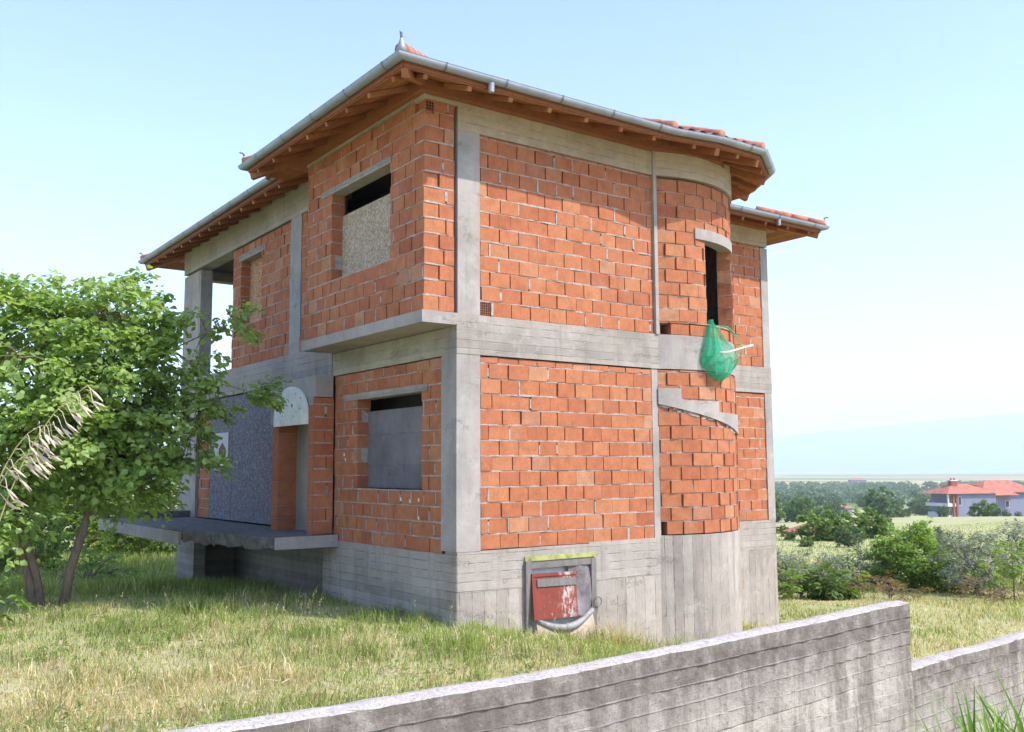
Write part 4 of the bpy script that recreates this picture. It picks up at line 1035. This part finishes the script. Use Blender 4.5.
def sapling(px, depth, h_, label):
    b_ = lefts(px, depth); b_[2] = gzp(b_)
    make_tree('sapling', label, 'sapling', b_, [(0, 0, h_ * .62, .28, .28, h_ * .36, 1)], [[(0, 0, 0, .025), (.02, 0, h_ * .5, .018), (0, 0, h_ * .95, .006)]], 26, 18, .26, .11, .5, YG, limbs=6, trunk_r=.03, twigs=False, group='young trees at the field edge')
sapling(1003, 27, 1.9, 'thin yellow green sapling in front of the olives near the right edge')
sapling(979, 30, 1.1, 'short bright sapling beside the trunk of the silvery olive')
sapling(847, 30, 1.0, 'short sapling in front of the olive left of the bright bush')
DR = [(.22, .12, .07), (.30, .19, .10), (.36, .27, .15)]
shrub(lefts(880, 29.5), 'dry reddish brown weeds at the foot of the bright green tree', .9, .6, DR, 50, .12, name='dry_weeds', cat='weeds', per=20, asp=.2)
shrub(lefts(990, 28.5), 'dry straw brown weeds under the olives at the right', .9, .55, DR, 50, .12, name='dry_weeds', cat='weeds', per=20, asp=.2)

# mid-distance trees: four patterns, copied
def pattern(r_, h_, cols, seed, n=90, ls=.55):
    root = make_tree('field_tree', 'x', 'tree', (0, 0, 0), [(0, 0, h_ * .58, r_, r_, h_ * .42, 2), (r_ * .45, .2, h_ * .5, r_ * .6, r_ * .6, h_ * .34, 1), (-r_ * .5, -.2, h_ * .48, r_ * .55, r_ * .6, h_ * .36, 1)],
        [[(0, 0, 0, .22), (.1, 0, h_ * .35, .16), (0, .1, h_ * .75, .05)]], n, 20, 1.0, ls, .75, cols, mat=M['far_leaf'], limbs=8, droop=.15, layer=.2, trunk_r=.2, twigs=False)
    return root
FGc = [(.085, .14, .075), (.12, .19, .09), (.16, .235, .105)]  # greens lightened and blued to paint some distance haze into them
pats = [pattern(3.0, 5.6, FGc, 0), pattern(2.4, 5.6, [(.10, .17, .07), (.14, .22, .08), (.19, .28, .10)], 1), pattern(3.4, 5.0, [(.07, .12, .065), (.10, .16, .08), (.13, .20, .09)], 2), pattern(2.2, 3.4, [(.10, .17, .04), (.15, .24, .05), (.2, .3, .08)], 3, 70, .5)]
used = set()
def place_tree(k, px, depth, sc, label, group='trees between the fields and the valley'):
    src = pats[k]; b_ = lefts(px, depth)
    if k not in used: o = src; used.add(k); ch = None
    else:
        o = src.copy(); COL.objects.link(o)
        for c in src.children:
            q = c.copy(); q.parent = o; COL.objects.link(q)
    o.location = (b_[0], b_[1], gzp(b_) - .15); o.rotation_euler = (0, 0, random.uniform(0, 6.28)); o.scale = (sc, sc, sc * random.uniform(.9, 1.1)); o['label'] = label; o['group'] = group
    return o
kinds = ['rounded dark green tree beyond the field', 'fresh green upright tree beyond the field', 'broad dark crowned tree beyond the field', 'low yellow green bush beyond the field']
place_tree(2, 820, 150, .62, 'large dark round tree left of the small red roof')
place_tree(3, 815, 95, .8, 'yellow green bush in front of the small red roof')
place_tree(3, 858, 100, .8, 'yellow green bush to the right of the small red roof')
place_tree(1, 938, 224, .5, 'small dark green tree before the balcony of the red roofed house')
place_tree(3, 978, 222, 1.1, 'rounded light green shrub against the side wall of the red roofed house')
for i in range(170):
    d_ = 205 * (820 / 205) ** (random.random() ** .8); px = random.uniform(740, 1130)
    if d_ < 300 and px > 905: continue
    if d_ < 380 and px > 775 and random.random() < .4: continue
    k = random.choices((0, 1, 2, 3), (4, 3, 4, 1.2 if d_ < 250 else .2))[0]
    place_tree(k, px, d_, random.uniform(.75, 1.35), kinds[k])
for i in range(14):
    px = random.uniform(775, 880); d_ = random.uniform(75, 120); k = random.choice((3, 3, 0, 1)); place_tree(k, px, d_, random.uniform(.22, .4), kinds[k])
for px, d_ in ((1000, 217), (1012, 220), (1024, 218), (1040, 225), (1060, 220), (990, 208), (1050, 200)):
    place_tree(random.choice((0, 3)), px, d_, random.uniform(.22, .38), 'small shrub on the slope right of the red roofed house')

def far_wood():
    n = 1300; dep = 560 * (1350 / 560) ** (RNG.random(n) ** .9); lat = RNG.uniform(.2, .75, n) * dep
    keep = fbm(lat * .6, dep * .25, .012, 5) + .12 * (dep < 850) > .47; dep = dep[keep]; lat = lat[keep]; n = len(dep)
    x = CAM[0] + F2[0] * dep + R2[0] * lat; y = CAM[1] + F2[1] * dep + R2[1] * lat; z = gz(x, y); per = 90
    I = np.repeat(np.arange(n), per); d = unit(RNG.normal(size=(n * per, 3))); d[:, 2] = np.abs(d[:, 2]) * 1.0 - .25
    s = (RNG.uniform(3.0, 5.5, n))[I][:, None]
    P = np.stack([x, y, z + 3.2], 1)[I] + d * s * np.array([1.1, 1.1, 1.0]) * RNG.uniform(.7, 1, n * per)[:, None]
    c = np.array([(.15, .215, .15), (.18, .25, .165), (.13, .19, .14)])[RNG.integers(0, 3, n)][I] * RNG.uniform(.75, 1.3, n * per)[:, None]  # haze painted into the leaf colours, paler and bluer than nearby trees
    root = leaves('far_woodland', P, RNG.normal(size=P.shape), d + RNG.normal(0, .3, P.shape), RNG.uniform(1.4, 2.4, len(P)), RNG.uniform(1.2, 2.0, len(P)), c, M['far_leaf'], None)
    tag(root, 'hazy green woodland filling the valley under the horizon', 'woodland', kind='stuff')
far_wood()

# ------------------------------------------------------------------ far houses
RF = mat_simple('distant_red_tiles', (.40, .15, .10), var=.35, sc=.7, bump=.1); WB = mat_simple('pale_blue_render', (.21, .22, .31), var=.08, sc=.5); WW = mat_simple('white_render', (.62, .60, .60), var=.08, sc=.5)
BRK = mat_simple('brown_brick_pillar', (.28, .10, .06), var=.3, sc=3); GL = mat_simple('dark_glazing', (.05, .06, .08), rough=.15, var=.1, spec=.6)
def frame_at(px, depth, ang, dz=0.0):
    o = lefts(px, depth); o[2] = gzp(o) + dz; a = rad(ang); xr = np.array([R2[0], R2[1], 0]); yf = np.array([F2[0], F2[1], 0])
    ex = xr * math.cos(a) + yf * math.sin(a); ey = -xr * math.sin(a) + yf * math.cos(a)
    return o, lambda x, y, z: tuple(o + ex * x + ey * y + np.array([0, 0, z]))
def fbox(P, x0, x1, y0, y1, z0, z1): b = MB(); b.hexa([P(x0, y0, z0), P(x1, y0, z0), P(x1, y1, z0), P(x0, y1, z0), P(x0, y0, z1), P(x1, y0, z1), P(x1, y1, z1), P(x0, y1, z1)]); return b
def hip(P, x0, x1, y0, y1, z, h, o=.9):
    b = MB(); x0 -= o; x1 += o; y0 -= o; y1 += o; k = min(x1 - x0, y1 - y0) / 2
    if x1 - x0 > y1 - y0: r = [(x0 + k, (y0 + y1) / 2), (x1 - k, (y0 + y1) / 2)]; f = [(0, 1, 5, 4), (2, 3, 4, 5), (1, 2, 5), (3, 0, 4)]
    else: r = [((x0 + x1) / 2, y0 + k), ((x0 + x1) / 2, y1 - k)]; f = [(0, 1, 4), (2, 3, 5), (1, 2, 5, 4), (3, 0, 4, 5)]
    b.add([P(x0, y0, z), P(x1, y0, z), P(x1, y1, z), P(x0, y1, z), P(*r[0], z + h), P(*r[1], z + h)], f + [(3, 2, 1, 0)]); return b
o_, P = frame_at(951, 236, 14, 1.4)
vh = empty('house', o_); tag(vh, 'pale blue house with red hip roof, balcony and tall brick chimney', 'house')
fbox(P, 0, 11.5, 0, 9, -5.5, 4.6).build('wall', WB, vh); rf = hip(P, -2.2, 11.5, 0, 9, 4.6, 2.3, .7).build('roof', RF, vh)
fbox(P, -2.0, 0, .3, 8, -5.5, .0).build('balcony_base', WW, vh); fbox(P, -2.3, 0, .0, 8.3, 1.5, 2.3).build('balcony', WW, vh)
for x in (-.9, .05): fbox(P, x, x + .5, -.12, .3, -5.5, 4.6).build('pillar', BRK, vh)
fbox(P, -2.2, -1.9, .0, .4, 2.3, 4.6).build('pillar', WW, vh)
for x0, x1, z0, z1 in ((-1.8, -1.0, 2.3, 4.2), (-1.7, -1.0, -.6, 1.2), (-.35, -.02, 2.2, 4.0), (.62, 1.6, 1.8, 3.9)):
    wv = fbox(P, x0, x1, -.02 if x0 > 0 else .28, .1 if x0 > 0 else .34, z0, z1).build('window', WW, vh); fbox(P, x0 + .1, x1 - .1, -.05 if x0 > 0 else .24, .0 if x0 > 0 else .29, z0 + .1, z1 - .1).build('pane', GL, wv)
ck = fbox(P, 1.6, 3.4, 3.4, 4.6, 5.6, 7.6).build('chimney', BRK, rf); fbox(P, 1.45, 3.55, 3.25, 4.75, 7.6, 7.9).build('chimney_cap', WW, ck)
for x in (1.9, 2.8): fbox(P, x, x + .35, 3.8, 4.2, 7.9, 8.3).build('chimney_pot', BRK, ck)
o_, P = frame_at(979, 241, 14, 1.4)
vh = empty('house', o_); tag(vh, 'house with the largest red roof, at the right edge behind the balcony house', 'house')
fbox(P, 3.0, 20, 4, 14, -5.5, 5.0).build('wall', WB, vh); rf = hip(P, 3.0, 20, 4, 14, 5.0, 3.0, 1.0).build('roof', RF, vh)
fbox(P, .8, 10, 2.2, 4, -5.5, 4.4).build('wing', WB, vh); hip(P, .0, 10, .5, 4, 4.4, 1.4, .6).build('wing_roof', RF, vh)
ck = fbox(P, .6, 2.2, 4.8, 6.0, 5.0, 6.9).build('chimney', BRK, rf); fbox(P, .45, 2.35, 4.65, 6.15, 6.9, 7.15).build('chimney_cap', RF, ck)
fbox(P, 9.5, 15, 6.5, 7.2, 5.6, 6.6).build('dormer', BRK, rf)
for x in (4.5, 8): w_ = fbox(P, x, x + 1.2, 2.12, 2.25, 1.2, 3.0).build('window', WW, vh); fbox(P, x + .12, x + 1.08, 2.08, 2.14, 1.32, 2.88).build('pane', GL, w_)
def small_house(px, depth, w_, d_, h_, label, ang=10):
    o_, P = frame_at(px, depth, ang); v = empty('cottage', o_); tag(v, label, 'house', 'small houses in the valley')
    fbox(P, 0, w_, 0, d_, -1.5, h_).build('wall', WB, v); hip(P, 0, w_, 0, d_, h_, d_ * .22, .5).build('roof', RF, v); return v
small_house(802, 112, 3.8, 5, .15, 'low cottage with a dull red roof half sunk among bushes, beside a large dark tree')
small_house(836, 400, 6, 6, 2.4, 'tiny pale cottage with red roof among trees in the valley, behind the low cottage', 20)
small_house(848, 1500, 24, 14, 7, 'tiny hazy building far out on the plain', 0)

# ------------------------------------------------------------------ mountain, haze
def mountain():
    n = 140; lat = np.linspace(-2000, 14000, n); dep = 9000.0
    px = 512 + lat / dep * 960
    top = np.interp(px, [280, 700, 780, 880, 960, 1024, 1150, 1400, 2000], [520, 620, 720, 960, 1150, 1260, 1480, 1700, 1500]) * .52
    top = top + 34 * (fbm(lat, lat * 0, .002, 2) - .5) + 14 * (fbm(lat, lat * 0, .009, 4) - .5)
    V = []
    for k, (f, dd) in enumerate(((0, 0), (.3, 900), (.65, 1800), (.9, 2500), (1, 3000), (0, 7000))):
        for i in range(n):
            q = CAM[:2] + F2 * (dep + dd + 500 * (fbm(lat[i:i+1], lat[i:i+1] * 0 + k * 900.0, .0009, 7)[0] - .5)) + R2 * lat[i] * (dep + dd) / dep
            V.append((q[0], q[1], -80 + (top[i] + 80) * f))
    g = MB(); g.add(V, [(k * n + i, k * n + i + 1, (k + 1) * n + i + 1, (k + 1) * n + i) for k in range(5) for i in range(n - 1)])
    o = g.build('mountain', mat_simple('wooded_mountain', (.10, .14, .13), var=.3, sc=.002, bump=.1), None, smooth=True); tag(o, kind='structure')
mountain()
hz = MB(); hz.box(-45000, 45000, -45000, 45000, -140, 860)
km = bpy.data.materials.new('haze'); km.use_nodes = True; kt = km.node_tree; kt.nodes.remove(kt.nodes['Principled BSDF'])
pv = kt.nodes.new('ShaderNodeVolumePrincipled'); pv.inputs['Color'].default_value = (.80, .95, 1, 1); pv.inputs['Density'].default_value = 1.5e-4; pv.inputs['Anisotropy'].default_value = .0
kt.links.new(pv.outputs[0], kt.nodes['Material Output'].inputs['Volume'])
tag(hz.build('haze', km, None), kind='stuff')

# ------------------------------------------------------------------ grass
def in_house(x, y):
    a = (x > -.03) & (x < 9.85) & (y > 2.45) & (y < 12.6); b = (x > -.03) & (x < 3.95) & (y > -.03) & (y < 2.6); c = np.hypot(x - TC[0], y - TC[1]) < TR + .02
    return a | b | c
def scatter(n, dmin, dmax, l0, l1, pw=1.0):
    d = dmin * (dmax / dmin) ** (RNG.random(n) ** pw); l = RNG.uniform(l0, l1, n) * d
    return CAM[0] + F2[0] * d + R2[0] * l, CAM[1] + F2[1] * d + R2[1] * l, d
GREEN = np.array([(.20, .30, .07), (.26, .36, .085), (.33, .42, .13), (.31, .35, .13)]); STRAW = np.array([(.64, .55, .33), (.55, .45, .25), (.72, .65, .44), (.48, .43, .22)])
def dryness(x, y):
    d = (x - CAM[0]) * F2[0] + (y - CAM[1]) * F2[1]
    n = fbm(x, y, .55, 8); n2 = fbm(x, y, 1.7, 12)
    l = (x - CAM[0]) * R2[0] + (y - CAM[1]) * R2[1]
    e2 = np.exp(-((d + (n - .5) * 4 - 8.6) / 2.4) ** 2) * (1 - .65 * sstep(-2.6, -.6, l))      # straw in the open yard, greener by the house and tree
    return np.clip(e2 * .80 + (n2 - .5) * 1.7 + .26, .04, .92)
def grass_field(name, n, dmin, dmax, l0, l1, hmin, hmax, wd, label, pw=1.0, yard=True, dry=None, tall=0.0, cat='grass', lean=(.15, .75)):
    x, y, d = scatter(n, dmin, dmax, l0, l1, pw)
    wy = -6.98 + (x + .39) * .0768
    if yard: keep = (y > wy + .2) & ~in_house(x, y)
    else: keep = ~in_house(x, y) & (y > wy + .2)
    x, y, d = x[keep], y[keep], d[keep]; n = len(x)
    dr = dryness(x, y) if dry is None else np.clip(dry + (fbm(x, y, .35, 3) - .5) * 1.2, 0, 1)
    isd = RNG.random(n) < dr
    col = np.where(isd[:, None], STRAW[RNG.integers(0, 4, n)], GREEN[RNG.integers(0, 4, n)]) * RNG.uniform(.6, 1.25, n)[:, None] * (.72 + .56 * fbm(x, y, 2.6, 40))[:, None]
    clump = fbm(x, y, 1.3, 21)
    h = RNG.uniform(hmin, hmax, n) * (.25 + 2.2 * clump ** 1.6 + .5 * (fbm(x, y, 4.0, 31) - .4)) * np.where(isd, .75, 1.0)
    h = h * (1 + 1.1 * sstep(.56, .72, fbm(x, y, .8, 77)))
    # shorter trodden strip in front of the house, taller by the walls
    tl_m = RNG.random(n) < tall; h = np.where(tl_m, h * RNG.uniform(1.5, 2.2, n), h)
    h = np.minimum(h, .42)
    le = RNG.uniform(lean[0], lean[1], n) * np.where(isd, 1.25, 1.0); le = np.clip(le, .05, 1.35)
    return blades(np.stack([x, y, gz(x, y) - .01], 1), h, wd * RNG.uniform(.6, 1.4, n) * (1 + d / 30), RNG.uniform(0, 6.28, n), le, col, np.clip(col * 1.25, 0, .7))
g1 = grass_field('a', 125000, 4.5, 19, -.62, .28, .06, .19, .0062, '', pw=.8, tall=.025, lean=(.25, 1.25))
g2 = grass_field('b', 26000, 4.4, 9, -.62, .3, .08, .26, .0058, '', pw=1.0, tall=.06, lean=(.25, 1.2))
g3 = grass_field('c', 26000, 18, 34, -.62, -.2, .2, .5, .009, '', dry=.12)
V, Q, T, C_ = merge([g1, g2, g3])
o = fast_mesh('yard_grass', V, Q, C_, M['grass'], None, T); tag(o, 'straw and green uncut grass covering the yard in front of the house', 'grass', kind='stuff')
g4 = grass_field('d', 110000, 9, 36, .18, .72, .04, .13, .008, '', yard=False, dry=.72, pw=.75, tall=.02)
g5 = grass_field('e', 50000, 34, 140, .2, .75, .08, .18, .016, '', yard=False, dry=.55)
V, Q, T, C_ = merge([g4, g5]); o = fast_mesh('field_grass', V, Q, C_, M['grass'], None, T); tag(o, 'pale yellow green grass of the sloping field beyond the house', 'grass', kind='stuff')
# seeded stalks standing over the yard grass
def stalks(n, dmin, dmax, l0, l1, h0, h1):
    x, y, d = scatter(n, dmin, dmax, l0, l1); wy = -6.98 + (x + .39) * .0768; k = (y > wy + .25) & ~in_house(x, y); x, y = x[k], y[k]; n = len(x)
    P = np.stack([x, y, gz(x, y)], 1); h = RNG.uniform(h0, h1, n); az = RNG.uniform(0, 6.28, n); le = RNG.uniform(.1, .55, n)
    st = np.array((.52, .46, .30)) * RNG.uniform(.8, 1.2, n)[:, None]
    out = [blades(P, h, np.full(n, .005), az, le, st)]
    dr = np.stack([np.cos(az), np.sin(az), np.zeros(n)], 1); tipp = P + np.array([0, 0, 1.0]) * (h * (1 - .55 * le ** 1.5))[:, None] + dr * (h * .8 * le)[:, None]
    for k in range(7):
        q = tipp - (np.array([0, 0, 1.0]) * .8 + dr * .4) * (RNG.uniform(0, .16, n))[:, None] + RNG.normal(0, .012, (n, 3))
        out.append(blades(q, RNG.uniform(.02, .05, n), np.full(n, .011), RNG.uniform(0, 6.28, n), RNG.uniform(.4, 1.1, n), st * 1.15))
    return out
V, Q, T, C_ = merge(stalks(420, 4.8, 15, -.6, .15, .2, .45) + stalks(420, 4.3, 6.3, -.62, -.12, .16, .42)); o = fast_mesh('seeded_grass', V, Q, C_, M['grass'], None, T)
tag(o, 'pale seeded grass stalks standing above the yard grass', 'grass', kind='stuff')

def litter(n, dmin, dmax, l0, l1):
    x, y, d = scatter(n, dmin, dmax, l0, l1); wy = -6.98 + (x + .39) * .0768
    k = (y > wy + .22) & ~in_house(x, y) & (RNG.random(n) < .25 + 1.3 * np.clip(fbm(x, y, .9, 50) - .35, 0, 1) * 2); x, y = x[k], y[k]; n = len(x)
    a = RNG.uniform(0, 6.28, n); L_ = RNG.uniform(.06, .22, n); dv = np.stack([np.cos(a), np.sin(a), RNG.uniform(-.05, .22, n)], 1) * L_[:, None]
    P = np.stack([x, y, gz(x, y) + RNG.uniform(.03, .14, n)], 1); c = np.array((.66, .57, .38)) * RNG.uniform(.6, 1.15, n)[:, None]
    sd = np.stack([-np.sin(a), np.cos(a), RNG.normal(0, .6, n)], 1) * .0020
    V = np.stack([P - sd, P + sd, P + dv * .6 + sd, P + dv * .6 - sd, P + dv + np.array([0, 0, -.02])], 1).reshape(-1, 3); b = (np.arange(n) * 5)[:, None]
    return V, b + np.array([0, 1, 2, 3]), b + np.array([3, 2, 4]), np.repeat(c, 5, 0)
V, Q, T, C_ = merge([litter(4200, 4.6, 13, -.62, .2)]); o = fast_mesh('fallen_straw', V, Q, C_, M['grass'], None, T); tag(o, 'bleached straw lying over the yard grass', 'straw', kind='stuff')
x, y, d = scatter(420, 4.8, 15, -.6, .12); wy = -6.98 + (x + .39) * .0768
k = (y > wy + .25) & ~in_house(x, y) & (fbm(x, y, .7, 60) > .5); x, y = x[k], y[k]
per = 9; n = len(x) * per; I = np.repeat(np.arange(len(x)), per); a = RNG.uniform(0, 6.28, n); sz = RNG.uniform(.5, 1.3, len(x))[I]
P = np.stack([x, y, gz(x, y)], 1)[I] + np.stack([np.cos(a) * .03, np.sin(a) * .03, RNG.uniform(.02, .16, n) * sz], 1)
D = np.stack([np.cos(a), np.sin(a), RNG.uniform(-.1, .8, n)], 1)
o = leaves('broadleaf_weeds', P, D, np.array([0, 0, 1.0]) + RNG.normal(0, .3, (n, 3)), RNG.uniform(.035, .085, n) * sz, RNG.uniform(.014, .03, n) * sz, np.array((.18, .27, .09)) * RNG.uniform(.7, 1.3, n)[:, None], M['grass'], None)
tag(o, 'small leafy weeds scattered through the yard grass', 'weeds', kind='stuff')

# weeds along the foot of the house
def tuft(px_base, name, label, cat, n, h0, h1, wd, col, spread, lean=(.1, .9), group=None):
    x, y = px_base[0], px_base[1]; root = empty(name, (x, y, gzp(px_base))); tag(root, label, cat, group)
    a = RNG.uniform(0, 6.28, n); r_ = spread * RNG.random(n) ** .6; X = x + r_ * np.cos(a); Y = y + r_ * np.sin(a)
    cc = np.array(col)[RNG.integers(0, len(col), n)] * RNG.uniform(.8, 1.2, n)[:, None]
    az = np.where(RNG.random(n) < .6, a, RNG.uniform(0, 6.28, n))
    V, Q, T, C_ = blades(np.stack([X, Y, gz(X, Y) - .02], 1), RNG.uniform(h0, h1, n), wd * RNG.uniform(.6, 1.3, n), az, RNG.uniform(*lean, n), cc, np.clip(cc * 1.3, 0, .8))
    fast_mesh('blades', V, Q, C_, M['grass'], root, T); return root
tuft((2.55, -.45, 0), 'dry_weeds', 'clump of straw coloured dry grass right of the hatch in the plinth', 'weeds', 170, .25, .6, .008, [(.55, .46, .26), (.5, .4, .2), (.6, .52, .34)], .4)
tuft((.35, -.35, 0), 'weeds', 'fresh green weeds at the foot of the front corner column', 'weeds', 190, .1, .32, .009, GREEN * 1.2, .5)
tuft((-.5, .7, 0), 'weeds', 'green weeds under the ground floor window, near the corner', 'weeds', 220, .1, .32, .009, GREEN, .55)
tuft((1.4, -.5, 0), 'weeds', 'leafy weeds in front of the hatch with the red panel', 'weeds', 90, .08, .2, .012, GREEN * 1.2, .4)
tuft((4.0, -.6, 0), 'weeds', 'sparse weeds at the foot of the rounded stair bay', 'weeds', 110, .2, .5, .01, np.concatenate([GREEN * 1.1, STRAW]), .5)
# reeds on the road side below the lower wall
def reed(depth, px, label, n, h0, h1, spread):
    b_ = lefts(px, depth); tuft(b_, 'tall_grass', label, 'tall grass', n, h0, h1, .022, [(.12, .24, .04), (.17, .30, .06), (.22, .34, .10), (.10, .20, .03)], spread, (.1, .75), 'tall grass clumps below the lower wall')
tuft((-5.72, -7.52, 0), 'dry_grass', 'bleached dry grass poking up over the left end of the high wall', 'grass', 70, .55, .82, .006, [(.68, .6, .4), (.6, .5, .3), (.5, .46, .25)], .3, (.05, .4))
for px_, d_, lab_ in ((35, 5.3, 'tall pale grass blades in the bottom left corner of the yard'), (105, 5.6, 'tall pale green grass tuft near the bottom left, right of the corner'), (205, 5.4, 'tall dry grass tuft behind the left end of the high wall')):
    tuft(lefts(px_, d_), 'tall_grass', lab_, 'tall grass', 80, .2, .52, .009, np.concatenate([GREEN, STRAW]), .4, (.15, .9))
reed(5.0, 975, 'tall bright green grass clump before the lower wall at the bottom right', 90, .42, .78, .22)
reed(5.2, 1018, 'tall green grass clump at the bottom right corner of the view', 90, .45, .85, .25)
reed(4.6, 945, 'short green grass clump at the lower end of the high wall', 40, .25, .48, .15)
# wild oats close to the photographer, left
def oat(base, ctrl, top, nsp, label, t0=.755):
    base, ctrl, top = np.array(base), np.array(ctrl), np.array(top); root = empty('wild_oat', base); tag(root, label, 'wild oat', 'wild oats in the left foreground')
    q = lambda t: base * (1 - t) ** 2 + ctrl * 2 * t * (1 - t) + top * t * t
    pth = [q(t) for t in np.linspace(0, 1, 18)]
    st = MB(); st.sweep(pth, [.0026 - .0018 * i / 17 for i in range(18)], 6)
    st.build('stem', mat_simple('oat_stem', (.34, .30, .14), var=.1, sc=20), root)
    rs = random.Random(int(abs(top[2]) * 1000)); hm = mat_simple('oat_husk', (.58, .47, .36), var=.35, sc=60)
    for i in range(nsp):
        t = t0 + (1 - t0) * i / (nsp - 1); p = q(t)
        sp = MB(); j = Vector(p) + Vector((RT[0], RT[1], 0)) * rs.uniform(.0, .025) + Vector((0, 0, rs.uniform(-.03, .005))) + Vector((F2[0], F2[1], 0)) * rs.uniform(-.015, .015)
        sp.sweep([p, (Vector(p) + j) / 2 + Vector((0, 0, .008)), j], [.0008] * 3, 4)
        for e in range(2):
            dv = Vector((RT[0] * .75, RT[1] * .75, -.62)) + Vector((rs.uniform(-.25, .25), rs.uniform(-.25, .25), rs.uniform(-.25, .2))); dv.normalize()
            L_ = rs.uniform(.022, .034); sp.sweep([j, j + dv * L_ * .3, j + dv * L_ * .65, j + dv * L_], [.0009, .0023, .0019, .0003], 6)
        sp.build('spikelet', hm, root)
def view_pt(px, py, depth): return CAM + (FW + RT * (px - 512) / 960 - UP * (py - 366) / 960) * depth
for bx, cx_, cy_2, tx, ty, n, lab in ((-75, -60, 452, 88, 386, 15, 'wild oat stalk in the left foreground with the topmost and longest seed head'), (-105, -50, 405, 52, 425, 9, 'wild oat stalk in the left foreground, its seed head below the longest one'), (-120, -55, 418, 42, 455, 11, 'wild oat stalk in the left foreground with the lowest seed head')):
    tp_ = view_pt(tx, ty, 1.9); bs = view_pt(bx, 500, 1.9); bs[2] = gzp(bs); cp_ = view_pt(cx_, cy_2, 1.9)
    oat(bs, cp_, tp_, n, lab)
